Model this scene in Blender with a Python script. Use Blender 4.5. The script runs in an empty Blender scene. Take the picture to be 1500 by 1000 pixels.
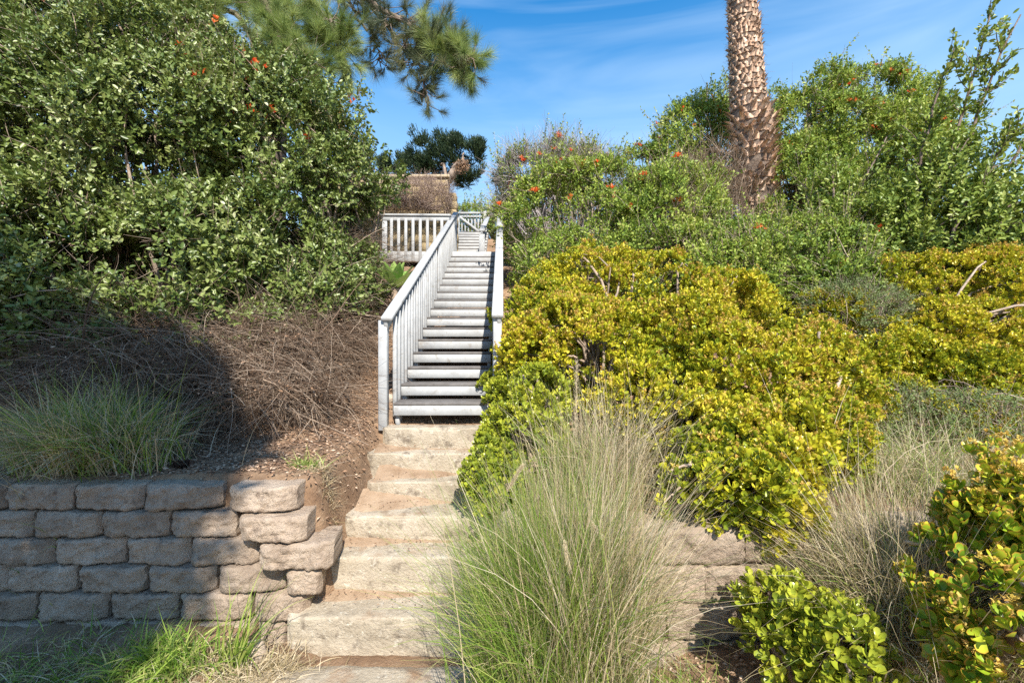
import bpy, math
import numpy as np
from mathutils import Vector

# ------------------------------------------------------------------ camera
C = bpy.context.scene
EYE = 1.81            # camera height
HZ = 505.0            # horizon row in the 1500x1000 photograph
F = 667.0             # focal length in photo pixels
cam = bpy.data.cameras.new('camera')
cam.sensor_width = 36.0
cam.lens = 36.0 * F / 1500.0
cam.shift_y = 5.0 / 1500.0
cam.clip_start = 0.05
cam.clip_end = 3000
camo = bpy.data.objects.new('camera', cam)
C.collection.objects.link(camo)
camo.location = (0, 0, EYE)
camo.rotation_euler = (math.radians(90), 0, 0)
C.camera = camo

# ------------------------------------------------------------------ light
ELEV, AZ = 45.0, 15.0      # sun behind the viewer, a little to the right
SUN = Vector((math.sin(math.radians(AZ)) * math.cos(math.radians(ELEV)),
              -math.cos(math.radians(AZ)) * math.cos(math.radians(ELEV)),
              math.sin(math.radians(ELEV))))
w = bpy.data.worlds.new('World'); C.world = w; w.use_nodes = True
nt = w.node_tree; N = nt.nodes; Lk = nt.links
bg = N['Background']; bg.inputs['Strength'].default_value = 0.11
sky = N.new('ShaderNodeTexSky'); sky.sky_type = 'NISHITA'; sky.sun_disc = False
sky.sun_elevation = math.radians(ELEV); sky.sun_rotation = math.radians(180 - AZ)
sky.air_density = 1.0; sky.dust_density = 0.2; sky.ozone_density = 1.6
hs = N.new('ShaderNodeHueSaturation'); hs.inputs['Saturation'].default_value = 1.5
hs.inputs['Value'].default_value = 1.38; hs.inputs['Hue'].default_value = 0.497
Lk.new(sky.outputs[0], hs.inputs['Color'])
tc = N.new('ShaderNodeTexCoord'); mp = N.new('ShaderNodeMapping')
mp.inputs['Scale'].default_value = (1.1, 1.6, 6.5); mp.inputs['Rotation'].default_value = (0, math.radians(12), 0.3)
Lk.new(tc.outputs['Generated'], mp.inputs[0])
nz = N.new('ShaderNodeTexNoise'); nz.inputs['Scale'].default_value = 1.5; nz.inputs['Detail'].default_value = 5
nz.inputs['Roughness'].default_value = 0.5; nz.inputs['Distortion'].default_value = 0.6
Lk.new(mp.outputs[0], nz.inputs['Vector'])
cr = N.new('ShaderNodeValToRGB'); cr.color_ramp.elements[0].position = 0.38; cr.color_ramp.elements[1].position = 0.80
cr.color_ramp.elements[1].color = (0.6, 0.6, 0.6, 1)
Lk.new(nz.outputs[0], cr.inputs[0])
mx = N.new('ShaderNodeMix'); mx.data_type = 'RGBA'
Lk.new(cr.outputs[0], mx.inputs['Factor']); Lk.new(hs.outputs[0], mx.inputs['A'])
mx.inputs['B'].default_value = (4.4, 5.6, 6.8, 1)
sz = N.new('ShaderNodeSeparateXYZ'); Lk.new(tc.outputs['Generated'], sz.inputs[0])
hr_ = N.new('ShaderNodeMapRange'); hr_.inputs['From Min'].default_value = 0.68; hr_.inputs['From Max'].default_value = 0.22
hr_.inputs['To Min'].default_value = 0.0; hr_.inputs['To Max'].default_value = 0.88; hr_.interpolation_type = 'SMOOTHSTEP'
Lk.new(sz.outputs[2], hr_.inputs['Value'])
m2_ = N.new('ShaderNodeMix'); m2_.data_type = 'RGBA'; Lk.new(hr_.outputs[0], m2_.inputs['Factor']); Lk.new(mx.outputs['Result'], m2_.inputs['A'])
m2_.inputs['B'].default_value = (2.7, 4.35, 6.2, 1)
Lk.new(m2_.outputs['Result'], bg.inputs['Color'])
sl = bpy.data.lights.new('sun', 'SUN'); sl.energy = 5.0; sl.angle = math.radians(0.5); sl.color = (1.0, 0.94, 0.84)
so = bpy.data.objects.new('sun', sl); C.collection.objects.link(so)
so.rotation_euler = SUN.to_track_quat('Z', 'Y').to_euler(); so.location = (3, -8, 12)
C.view_settings.view_transform = 'Standard'; C.view_settings.look = 'None'
C.view_settings.exposure = 0.80; C.view_settings.gamma = 1.0
C.cycles.max_bounces = 5; C.cycles.transparent_max_bounces = 4
C.cycles.use_denoising = False

# ------------------------------------------------------------------ helpers
def P(px, py, d):
    return np.array(((px - 750) / F * d, d, EYE - (py - HZ) / F * d))

def hash3(a):
    a = a.astype(np.int64)
    n = (a[..., 0] * 73856093) ^ (a[..., 1] * 19349663) ^ (a[..., 2] * 83492791)
    n = (n ^ (n >> 13)) * 1274126177
    n = n ^ (n >> 16)
    return (n & 0xFFFFF) / float(0xFFFFF)

def noise3(p, scale=1.0, seed=0):
    """smooth value noise in 0..1"""
    p = np.asarray(p, float) * scale + seed * 17.31 + 1000
    i = np.floor(p); f = p - i; f = f * f * (3 - 2 * f)
    r = 0
    for dx in (0, 1):
        wx = f[..., 0] if dx else 1 - f[..., 0]
        for dy in (0, 1):
            wy = f[..., 1] if dy else 1 - f[..., 1]
            for dz in (0, 1):
                wz = f[..., 2] if dz else 1 - f[..., 2]
                r = r + wx * wy * wz * hash3(i + np.array((dx, dy, dz)))
    return r

def fbm(p, scale=1.0, seed=0, o=3):
    r = 0; a = .5; t = 0
    for k in range(o):
        r = r + a * noise3(p, scale * 2 ** k, seed + k * 3); t += a; a *= .5
    return r / t

def nrm(a):
    return a / np.maximum(np.linalg.norm(a, axis=-1, keepdims=True), 1e-9)

def link(name, me, mats, parent=None):
    o = bpy.data.objects.new(name, me); C.collection.objects.link(o)
    for m in (mats if isinstance(mats, (list, tuple)) else [mats]):
        me.materials.append(m)
    if parent is not None: o.parent = parent
    return o

def tag(o, label=None, cat=None, group=None, kind=None):
    if label: o['label'] = label
    if cat: o['category'] = cat
    if group: o['group'] = group
    if kind: o['kind'] = kind
    return o

def thing(name, label, cat, loc=(0, 0, 0), rz=0, group=None):
    o = bpy.data.objects.new(name, None); C.collection.objects.link(o)
    o.empty_display_size = 0.2
    o.location = [float(v) for v in loc]; o.rotation_euler = (0, 0, rz)
    return tag(o, label, cat, group)

class MB:
    """collects geometry (world coordinates) with a per-vertex 'rnd' value"""
    def __init__(s): s.V = []; s.Q = []; s.T = []; s.R = []; s.E = []; s.n = 0
    def add(s, V, faces, rnd=0.5, edge=0.0):
        V = np.asarray(V, float).reshape(-1, 3); faces = np.asarray(faces, np.int64)
        (s.Q if faces.shape[1] == 4 else s.T).append(faces + s.n)
        s.V.append(V); s.R.append(np.broadcast_to(np.asarray(rnd, float), (len(V),)))
        s.E.append(np.broadcast_to(np.asarray(edge, float), (len(V),))); s.n += len(V)
        return s
    def build(s, name, mats, parent=None, smooth=False):
        me = bpy.data.meshes.new(name)
        V = np.concatenate(s.V)
        if parent is not None:
            M = np.array(parent.matrix_basis)
            V = (V - M[:3, 3]) @ M[:3, :3]
        q = np.concatenate(s.Q) if s.Q else np.zeros((0, 4), np.int64)
        t = np.concatenate(s.T) if s.T else np.zeros((0, 3), np.int64)
        me.vertices.add(len(V)); me.vertices.foreach_set('co', V.astype(np.float32).ravel())
        li = np.concatenate([q.ravel(), t.ravel()]).astype(np.int32)
        me.loops.add(len(li)); me.loops.foreach_set('vertex_index', li)
        st = np.concatenate([np.arange(len(q)) * 4, len(q) * 4 + np.arange(len(t)) * 3]).astype(np.int32)
        me.polygons.add(len(st)); me.polygons.foreach_set('loop_start', st)
        if smooth: me.polygons.foreach_set('use_smooth', np.ones(len(st), bool))
        for nm, arr in (('rnd', s.R), ('edge', s.E)):
            a = me.attributes.new(nm, 'FLOAT', 'POINT')
            a.data.foreach_set('value', np.concatenate(arr).astype(np.float32))
        me.update(calc_edges=True)
        return link(name, me, mats, parent)
    # ---- solid helpers
    def box(s, c, size, rnd=0.5, ax=None, bev=0.004):
        """bevelled box; ax = 3x3 rows (local axes)"""
        h = np.array(size, float) / 2; b = min(bev, h.min() * .6)
        V = []
        for sx in (-1, 1):
            for sy in (-1, 1):
                for sz in (-1, 1):
                    sg = np.array((sx, sy, sz))
                    for k in range(3):
                        q = h - b; q = q.copy(); q[k] = h[k]; V.append(sg * q)
        V = np.array(V)
        if ax is not None: V = V @ np.asarray(ax, float)
        V = V + np.asarray(c, float)
        idx = lambda sx, sy, sz, k: ((sx > 0) * 4 + (sy > 0) * 2 + (sz > 0)) * 3 + k
        Q = []; T = []
        for k in range(3):
            a, b_ = [(1, 2), (2, 0), (0, 1)][k]
            for sg in (-1, 1):
                cs = []
                for u, v in ((-1, -1), (1, -1), (1, 1), (-1, 1)):
                    t = [0, 0, 0]; t[k] = sg; t[a] = u; t[b_] = v; cs.append(idx(*t, k))
                Q.append(cs if sg > 0 else cs[::-1])
            # edges along axis k
            for u in (-1, 1):
                for v in (-1, 1):
                    t0 = [0, 0, 0]; t0[a] = u; t0[b_] = v; t1 = list(t0); t0[k] = -1; t1[k] = 1
                    cs = [idx(*t0, a), idx(*t1, a), idx(*t1, b_), idx(*t0, b_)]
                    Q.append(cs if u * v < 0 else cs[::-1])
        for sx in (-1, 1):
            for sy in (-1, 1):
                for sz in (-1, 1):
                    cs = [idx(sx, sy, sz, k) for k in range(3)]
                    T.append(cs if sx * sy * sz > 0 else cs[::-1])
        n = s.n
        s.add(V, Q, rnd); s.T.append(np.array(T) + n)
        return s
    def tube(s, pts, rad, sides=6, rnd=0.5):
        pts = np.asarray(pts, float); rad = np.broadcast_to(np.asarray(rad, float), (len(pts),))
        s.tubes(pts[None], rad[None], sides, np.array([rnd])); return s
    def tubes(s, PT, RD, sides=4, rnd=None):
        """many polylines at once: PT (n,m,3) RD (n,m)"""
        n, m, _ = PT.shape
        if n == 0: return s
        T = np.empty_like(PT); T[:, 1:-1] = PT[:, 2:] - PT[:, :-2]; T[:, 0] = PT[:, 1] - PT[:, 0]; T[:, -1] = PT[:, -1] - PT[:, -2]
        T = nrm(T)
        ref = np.where(np.abs(T[:, :1, 2:3]) < .9, np.array((0, 0, 1.)), np.array((1., 0, 0)))
        A = nrm(np.cross(T, np.broadcast_to(ref, T.shape))); B = np.cross(T, A)
        an = np.arange(sides) * 2 * np.pi / sides
        V = PT[:, :, None] + RD[:, :, None, None] * (A[:, :, None] * np.cos(an)[:, None] + B[:, :, None] * np.sin(an)[:, None])
        i = np.arange(m - 1)[:, None] * sides; j = np.arange(sides)[None]; k = (j + 1) % sides
        q = np.stack([i + j, i + k, i + sides + k, i + sides + j], -1).reshape(-1, 4)
        q = (q[None] + (np.arange(n) * m * sides)[:, None, None]).reshape(-1, 4)
        r = np.repeat(rnd if rnd is not None else np.full(n, .5), m * sides)
        s.add(V.reshape(-1, 3), q, r); return s
    def leaves(s, Pp, D, Nn, L, W, tpl, rnd):
        u, v, ww, faces, edge = tpl
        D = nrm(D); S = nrm(np.cross(Nn, D)); Nn = np.cross(D, S)
        L = np.broadcast_to(L, (len(Pp),))[:, None, None]; W = np.broadcast_to(W, (len(Pp),))[:, None, None]
        V = Pp[:, None] + L * u[:, None] * D[:, None] + W * v[:, None] * S[:, None] + L * ww[:, None] * Nn[:, None]
        k = len(u); f = np.asarray(faces)
        Fc = (f[None] + (np.arange(len(Pp)) * k)[:, None, None]).reshape(-1, f.shape[1])
        s.add(V.reshape(-1, 3), Fc, np.repeat(rnd, k), np.tile(edge, len(Pp))); return s

a_ = lambda *x: np.array(x, float)
LEAF = (a_(0, .3, .68, 1, .68, .3), a_(0, .46, .42, 0, -.42, -.46), a_(0, .07, .05, -.1, .05, .07), [(0, 1, 2, 3), (0, 3, 4, 5)], np.zeros(6))
LEAFLO = (a_(0, .5, 1, .5), a_(0, .5, 0, -.5), a_(0, .08, -.04, .08), [(0, 1, 2, 3)], np.zeros(4))
JADE = (a_(.6, 0, .35, .72, .95, 1, .95, .72, .35), a_(0, .05, .3, .5, .3, 0, -.3, -.5, -.3), a_(-.1, 0, -.02, .05, .1, .1, .1, .05, -.02),
        [(0, i, i % 8 + 1) for i in range(1, 9)], a_(0, .1, .4, 1, 1, 1, 1, 1, .4))
JADELO = (a_(0, .6, 1, .6), a_(0, .5, 0, -.5), a_(0, .04, .1, .04), [(0, 1, 2, 3)], a_(0, .5, 1, .5))
NEEDLE = (a_(0, 0, 1), a_(.5, -.5, 0), a_(0, 0, -.12), [(0, 1, 2)], np.zeros(3))

def rdir(r, n):
    return nrm(r.normal(size=(n, 3)))

def rand_perp(r, D):
    return nrm(np.cross(D, rdir(r, len(D))))

# ------------------------------------------------------------------ materials
def mat(name): 
    m = bpy.data.materials.new(name); m.use_nodes = True; return m, m.node_tree.nodes, m.node_tree.links, m.node_tree.nodes['Principled BSDF']

def ramp(n, cols, pos=None):
    cr = n.new('ShaderNodeValToRGB'); e = cr.color_ramp.elements
    pos = pos or [i / (len(cols) - 1) for i in range(len(cols))]
    while len(e) < len(cols): e.new(.5)
    for k, c in enumerate(cols):
        e[k].position = pos[k]; e[k].color = (*c, 1)
    return cr

def leafmat(name, cols, pos=None, rough=.42, trans=.3, edgecol=None, edgeamt=.7, spec=.4):
    m, n, l, b = mat(name)
    at = n.new('ShaderNodeAttribute'); at.attribute_name = 'rnd'
    rp = ramp(n, cols, pos); l.new(at.outputs['Fac'], rp.inputs[0])
    col = rp.outputs[0]
    if edgecol:
        ae = n.new('ShaderNodeAttribute'); ae.attribute_name = 'edge'
        mr = n.new('ShaderNodeMapRange'); mr.inputs['From Min'].default_value = .72; mr.inputs['To Max'].default_value = edgeamt
        l.new(ae.outputs['Fac'], mr.inputs['Value'])
        mx = n.new('ShaderNodeMix'); mx.data_type = 'RGBA'; l.new(mr.outputs[0], mx.inputs['Factor'])
        l.new(col, mx.inputs['A']); mx.inputs['B'].default_value = (*edgecol, 1); col = mx.outputs['Result']
    l.new(col, b.inputs['Base Color']); b.inputs['Roughness'].default_value = rough
    b.inputs['Specular IOR Level'].default_value = spec
    if trans > 0:
        t = n.new('ShaderNodeBsdfTranslucent'); hs = n.new('ShaderNodeHueSaturation')
        hs.inputs['Value'].default_value = 1.5; hs.inputs['Hue'].default_value = .485; l.new(col, hs.inputs['Color']); l.new(hs.outputs[0], t.inputs[0])
        mx = n.new('ShaderNodeMixShader'); mx.inputs[0].default_value = trans
        l.new(b.outputs[0], mx.inputs[1]); l.new(t.outputs[0], mx.inputs[2]); l.new(mx.outputs[0], n['Material Output'].inputs[0])
    return m

def surf(name, cols, scale=4, detail=8, rough=.85, bump=.3, bscale=30, pos=None, second=None, stretch=(1, 1, 1), rndmix=0, bdist=.02):
    """noise-coloured rough surface; second = (colour, noise scale, lo, hi)"""
    m, n, l, b = mat(name)
    tc = n.new('ShaderNodeTexCoord'); mp = n.new('ShaderNodeMapping'); mp.inputs['Scale'].default_value = stretch
    l.new(tc.outputs['Object'], mp.inputs[0])
    nz = n.new('ShaderNodeTexNoise'); nz.inputs['Scale'].default_value = scale; nz.inputs['Detail'].default_value = detail; nz.inputs['Roughness'].default_value = .65
    l.new(mp.outputs[0], nz.inputs['Vector'])
    rp = ramp(n, cols, pos or [.3 + .4 * i / (len(cols) - 1) for i in range(len(cols))]); l.new(nz.outputs[0], rp.inputs[0]); col = rp.outputs[0]
    if rndmix:
        at = n.new('ShaderNodeAttribute'); at.attribute_name = 'rnd'
        mr = n.new('ShaderNodeMapRange'); mr.inputs['To Min'].default_value = 1 - rndmix; mr.inputs['To Max'].default_value = 1 + rndmix
        l.new(at.outputs['Fac'], mr.inputs['Value'])
        hs = n.new('ShaderNodeHueSaturation'); l.new(mr.outputs[0], hs.inputs['Value']); l.new(col, hs.inputs['Color']); col = hs.outputs[0]
    for sc in (second or []):
        n2 = n.new('ShaderNodeTexNoise'); n2.inputs['Scale'].default_value = sc[1]; n2.inputs['Detail'].default_value = 6; n2.inputs['Roughness'].default_value = .6
        mp2 = n.new('ShaderNodeMapping'); mp2.inputs['Location'].default_value = (3.3, 1.7, .4 * sc[1]); l.new(tc.outputs['Object'], mp2.inputs[0]); l.new(mp2.outputs[0], n2.inputs['Vector'])
        mr = n.new('ShaderNodeMapRange'); mr.inputs['From Min'].default_value = sc[2]; mr.inputs['From Max'].default_value = sc[3]; l.new(n2.outputs[0], mr.inputs['Value'])
        f = mr.outputs[0]
        if len(sc) > 4 and sc[4] == 'up':
            g = n.new('ShaderNodeNewGeometry'); sx = n.new('ShaderNodeSeparateXYZ'); l.new(g.outputs['Normal'], sx.inputs[0])
            m2 = n.new('ShaderNodeMapRange'); m2.inputs['From Min'].default_value = .6; m2.inputs['From Max'].default_value = .95; l.new(sx.outputs[2], m2.inputs['Value'])
            mu = n.new('ShaderNodeMath'); mu.operation = 'MULTIPLY'; l.new(f, mu.inputs[0]); l.new(m2.outputs[0], mu.inputs[1]); f = mu.outputs[0]
        mx = n.new('ShaderNodeMix'); mx.data_type = 'RGBA'; l.new(f, mx.inputs['Factor']); l.new(col, mx.inputs['A']); mx.inputs['B'].default_value = (*sc[0], 1); col = mx.outputs['Result']
    l.new(col, b.inputs['Base Color']); b.inputs['Roughness'].default_value = rough; b.inputs['Specular IOR Level'].default_value = .25
    nb = n.new('ShaderNodeTexNoise'); nb.inputs['Scale'].default_value = bscale; nb.inputs['Detail'].default_value = 9; nb.inputs['Roughness'].default_value = .7
    l.new(mp.outputs[0], nb.inputs['Vector'])
    bp = n.new('ShaderNodeBump'); bp.inputs['Strength'].default_value = bump; bp.inputs['Distance'].default_value = bdist
    l.new(nb.outputs[0], bp.inputs['Height']); l.new(bp.outputs[0], b.inputs['Normal'])
    return m

M = {}
M['soil'] = surf('soil', [(.17, .10, .06), (.30, .19, .115), (.40, .27, .17)], 3, 9, .95, 1.0, 60, second=[((.10, .065, .045), 1.3, .5, .75), ((.46, .34, .23), 14, .6, .8)])
M['dust'] = surf('dusty_soil', [(.26, .17, .105), (.38, .27, .18), (.46, .34, .235)], 5, 9, .95, .8, 70, second=[((.20, .13, .08), 22, .60, .75)])
M['concrete'] = surf('concrete', [(.31, .255, .185), (.45, .38, .285), (.55, .475, .375)], 4, 10, .92, .8, 60,
                     second=[((.20, .16, .12), 11, .54, .70), ((.60, .54, .44), 30, .58, .70), ((.16, .13, .10), 60, .63, .72), ((.34, .22, .135), 3.4, .53, .68, 'up')])
M['block'] = surf('block', [(.33, .245, .18), (.46, .355, .265), (.57, .455, .35)], 6, 10, .92, 1.0, 55, second=[((.22, .16, .12), 18, .56, .74), ((.60, .50, .39), 5, .6, .8)], rndmix=.15, bdist=.03)
M['wallblock'] = surf('wallblock', [(.34, .26, .14), (.48, .37, .22)], 5, 8, .9, .5, 40)
M['coping'] = surf('coping', [(.42, .33, .22), (.52, .42, .3)], 5, 8, .9, .5, 40)
M['white'] = surf('painted_wood', [(.31, .31, .31), (.40, .405, .405), (.47, .47, .465)], 5, 9, .6, .3, 30, stretch=(1, 1, 1), second=[((.30, .28, .25), 24, .58, .72), ((.24, .20, .16), 7, .60, .80), ((.20, .15, .11), 70, .66, .74)], rndmix=.06, bdist=.004)
M['tread'] = surf('tread_paint', [(.10, .09, .085), (.20, .185, .175)], 8, 8, .75, .3, 40, bdist=.004)
M['bark'] = surf('bark', [(.10, .075, .055), (.24, .18, .14), (.36, .29, .23)], 10, 8, .9, .8, 40, rndmix=.3)
M['deadtwig'] = leafmat('dead_twig', [(.07, .045, .03), (.14, .09, .06), (.25, .175, .12), (.48, .38, .29)], rough=.8, trans=0, spec=.15)
M['vinetwig'] = leafmat('vine_twig', [(.22, .15, .12), (.38, .28, .23), (.56, .44, .38)], rough=.8, trans=0, spec=.15)
M['palebark'] = surf('pale_bark', [(.22, .16, .11), (.38, .29, .22), (.5, .40, .31)], 14, 8, .85, .6, 40, rndmix=.3)
M['greytwig'] = surf('grey_stem', [(.24, .20, .19), (.40, .35, .34), (.52, .47, .46)], 14, 8, .85, .4, 40, rndmix=.3)
M['palm'] = surf('palm_bark', [(.26, .15, .095), (.58, .39, .27), (.80, .63, .49)], 9, 8, .9, .7, 50, rndmix=.35)
M['palmfibre'] = leafmat('palm_fibre', [(.14, .07, .04), (.30, .17, .10), (.52, .38, .27)], rough=.85, trans=0, spec=.15)
M['shrubleaf'] = leafmat('shrub_leaf', [(.035, .06, .015), (.10, .15, .03), (.20, .25, .06), (.34, .38, .15), (.52, .52, .32)], [0, .35, .65, .88, 1], rough=.38, trans=.14, spec=.42)
M['bigleaf'] = leafmat('tall_shrub_leaf', [(.08, .13, .02), (.16, .23, .035), (.26, .33, .06), (.38, .40, .12)], rough=.42, trans=.2, spec=.35)
M['vineleaf'] = leafmat('vine_leaf', [(.05, .09, .015), (.14, .22, .03), (.30, .38, .055), (.48, .47, .14)], rough=.5, trans=.2, spec=.3)
M['darkleaf'] = leafmat('dark_leaf', [(.015, .035, .018), (.035, .065, .03), (.10, .14, .05)], rough=.5, trans=.15)
M['greyleaf'] = leafmat('grey_leaf', [(.06, .10, .025), (.15, .20, .06), (.28, .31, .13)], rough=.55, trans=.2)
M['jade'] = leafmat('jade_leaf', [(.08, .14, .012), (.28, .33, .02), (.55, .50, .03), (.75, .60, .10)], [0, .35, .72, 1], rough=.33, trans=.12, edgecol=(.62, .30, .06), edgeamt=.22, spec=.35)
M['jadenear'] = leafmat('red_edged_jade_leaf', [(.10, .19, .015), (.24, .35, .02), (.46, .50, .04), (.62, .58, .10)], rough=.35, trans=.12, edgecol=(.66, .20, .05), edgeamt=.6, spec=.4)
M['jadegreen'] = leafmat('green_jade_leaf', [(.12, .18, .02), (.31, .36, .03), (.54, .52, .06)], rough=.3, trans=.12, edgecol=(.45, .30, .05), edgeamt=.2, spec=.5)
M['jadebud'] = leafmat('jade_bud', [(.50, .27, .07), (.58, .42, .07), (.60, .46, .16)], rough=.6, trans=.2)
M['flower'] = leafmat('orange_flower', [(.80, .12, .03), (.88, .24, .05), (.90, .40, .15)], rough=.5, trans=.3)
M['mauve'] = leafmat('seed_stem', [(.20, .12, .09), (.35, .24, .19), (.42, .34, .30)], rough=.8, trans=0)
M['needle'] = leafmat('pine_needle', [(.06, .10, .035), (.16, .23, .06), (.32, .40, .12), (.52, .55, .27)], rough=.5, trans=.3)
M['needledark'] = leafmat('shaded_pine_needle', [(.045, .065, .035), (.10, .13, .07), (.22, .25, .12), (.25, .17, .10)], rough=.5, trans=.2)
M['grass'] = leafmat('green_grass', [(.07, .14, .02), (.16, .28, .035), (.28, .38, .06), (.48, .46, .18)], rough=.5, trans=.3)
M['drygrass'] = leafmat('dry_grass', [(.24, .20, .09), (.42, .33, .19), (.55, .45, .29), (.66, .57, .41)], rough=.6, trans=.2)
M['litter'] = leafmat('leaf_litter', [(.10, .06, .04), (.24, .14, .085), (.42, .26, .16), (.60, .45, .33)], rough=.8, trans=.05, spec=.15)
M['agave'] = leafmat('agave_leaf', [(.22, .36, .08), (.38, .50, .14)], rough=.4, trans=.2)
M['stone'] = surf('stone', [(.35, .27, .20), (.55, .45, .35)], 6, 8, .9, .6, 30)
M['housewall'] = surf('pale_render', [(.55, .50, .46), (.62, .58, .54)], 1, 4, .9, .1, 10)
M['metal'] = surf('dark_metal', [(.06, .055, .05), (.12, .11, .10)], 8, 4, .5, .1, 20)
M['cone'] = leafmat('cone_scale', [(.07, .04, .03), (.20, .13, .09)], rough=.8, trans=0)
M['hill'] = surf('hill', [(.10, .14, .05), (.2, .2, .1)], 1, 6, .9, .3, 5)

# ------------------------------------------------------------------ terrain
STEPZ = [(2.705, .19), (2.98, .42), (3.24, .59), (3.55, .74), (3.776, .91), (3.95, 1.088)]
def sx0(y): return -.021 * y           # stair axis drift
def interp(y, pts): return np.interp(y, [p[0] for p in pts], [p[1] for p in pts])
def smooth(x, a, b): t = np.clip((x - a) / (b - a), 0, 1); return t * t * (3 - 2 * t)
def ground(x, y, fine=True):
    x = np.asarray(x, float); y = np.asarray(y, float)
    bank = interp(y, [(2.6, .93), (3.3, .97), (4.1, 1.10), (6.5, 2.18), (9, 3.36), (10.6, 3.5), (11.2, 3.85), (13.2, 4.9), (16, 5.2), (40, 5.0), (300, 4)])
    path = interp(y, [(2.62, -.02), (2.75, -.05), (3.95, .80), (4.05, .95), (4.12, 1.05), (6.5, 2.18), (9, 3.36), (10.6, 3.5), (11.2, 3.85), (13.2, 4.9), (16, 5.2), (40, 5.0), (300, 4)])
    # left bank behind its wall; edge of wall wraps back beside the steps
    wl = (1 - smooth(x, -1.30, -1.12))
    left = np.where(y < 2.98, bank * smooth(y, 2.86, 2.98), bank)
    # right bank behind its wall
    yr = np.interp(x, [-.1, .25, .9, 3], [2.95, 2.72, 2.36, 2.36])
    lowr = .30 * smooth(x, .1, 1.1) * smooth(y, .8, 2.2) + .35 * smooth(x, 1.6, 3) * smooth(y, .5, 2)
    right = lowr + (bank - .08 - lowr) * smooth(y, yr + .10, yr + .2)
    wr = smooth(x, .0, .1)
    mid = path
    z = left * wl + mid * (1 - wl) * (1 - wr) + right * wr
    z = z + .11 * smooth(y, 2.2, 2.7) * (1 - smooth(y, 2.85, 2.95)) * (1 - smooth(x, -1.7, -1.45))
    # big shoulders: left bank and right bank climb a little
    z = z + smooth(x, 2, 6) * smooth(y, 3, 8) * .5
    p = np.stack([x, y, np.zeros_like(x)], -1)
    amp = np.where((x > -1.2) & (x < 0) & (y < 4), .012, .05) * smooth(y, -2, 2.4)
    if fine: z = z + (fbm(p, 1.6, 3) - .5) * amp * 1.6 + (fbm(p, 9, 5) - .5) * .03 + (fbm(p, 34, 6) - .5) * .014
    return z

def axis(lo, hi, step, far):
    c = np.arange(lo, hi + 1e-6, step)
    g = []; v = step
    while sum(g) < far: v *= 1.35; g.append(v)
    return np.concatenate([lo - np.cumsum(g)[::-1], c, hi + np.cumsum(g)])
gx = axis(-4.5, 4.5, .03, 700); gy = axis(1, 9, .03, 700)
X, Y = np.meshgrid(gx, gy)
Z = ground(X, Y)
Z = np.where(Y > 60, Z - (Y - 60) * .02, Z)
nx, ny = len(gx), len(gy)
ii = (np.arange(ny - 1)[:, None] * nx + np.arange(nx - 1)[None]).ravel()
mb = MB(); mb.add(np.stack([X, Y, Z], -1), np.stack([ii, ii + 1, ii + nx + 1, ii + nx], -1))
tag(mb.build('ground', M['soil'], smooth=True), kind='structure')

# ------------------------------------------------------------------ concrete steps
def slab(x0, x1, y0, y1, z0, z1, seed, erode=.02, rim=.018, nxs=70, leftcut=0):
    """rough cast block: grid over front+top with rounded nose and noise"""
    m = MB()
    h = z1 - z0; dp = y1 - y0
    prof = []   # (y offset from front, z) going up the front then back over the top
    for t in np.linspace(0, 1, 14): prof.append((0, z0 + (h - rim) * t))
    for a in np.linspace(0.3, 1.27, 4): prof.append((rim * (1 - math.cos(a)), z1 - rim + rim * math.sin(a)))
    for t in np.linspace(0.04, 1, 16): prof.append((rim + (dp - rim) * t, z1))
    pr = np.array(prof)
    xs = np.linspace(0, 1, nxs)
    ed = .02
    U = x0 + (x1 - x0) * xs
    Xg = np.broadcast_to(U[None], (len(pr), nxs)).copy(); Yg = np.broadcast_to(pr[:, :1] + y0, Xg.shape).copy(); Zg = np.broadcast_to(pr[:, 1:], Xg.shape).copy()
    p = np.stack([Xg, Yg, Zg], -1)
    n1 = fbm(p, 7, seed) - .5; n2 = fbm(p, 28, seed + 9) - .5
    front = (np.arange(len(pr)) < 18)[:, None]
    Yg += np.where(front, n1 * erode * 1.6 + n2 * erode * .8, 0)
    Zg += np.where(front, 0, n1 * erode * .9 + n2 * .004)
    nose = np.exp(-((np.arange(len(pr)) - 16) / 2.2) ** 2)[:, None]
    chip = np.clip(fbm(np.stack([Xg, 0 * Xg, 0 * Xg], -1), 5, seed + 4) - .56, 0, 1) * .13
    Yg += nose * chip; Zg -= nose * chip * .6
    # horizontal cold joint line in the face
    jz = z0 + h * .42 + (fbm(np.stack([Xg, 0 * Xg, 0 * Xg + 3], -1), 2.2, seed) - .5) * .05
    Yg += np.where(front, .010 * np.exp(-((Zg - jz) / .006) ** 2), 0)
    # round off the ends
    endl = np.clip(1 - (Xg - x0) / .035, 0, 1) ** 2; endr = np.clip(1 - (x1 - Xg) / .035, 0, 1) ** 2
    Yg += np.where(front, (endl + endr) * .03, 0)
    Xg += (n1 * .05) * (endl - endr)
    k = len(pr); i2 = (np.arange(k - 1)[:, None] * nxs + np.arange(nxs - 1)[None]).ravel()
    m.add(np.stack([Xg, Yg, Zg], -1), np.stack([i2, i2 + 1, i2 + nxs + 1, i2 + nxs], -1))
    # end caps: connect to a flat back-bottom line
    for col, flip in ((0, True), (nxs - 1, False)):
        V = np.stack([Xg[:, col], Yg[:, col], Zg[:, col]], -1)
        B = V.copy(); B[:, 2] = z0
        q = np.array([(a, a + 1, k + a + 1, k + a) for a in range(k - 1)])
        m.add(np.concatenate([V, B]), q[:, ::-1] if flip else q)
    return m

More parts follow.
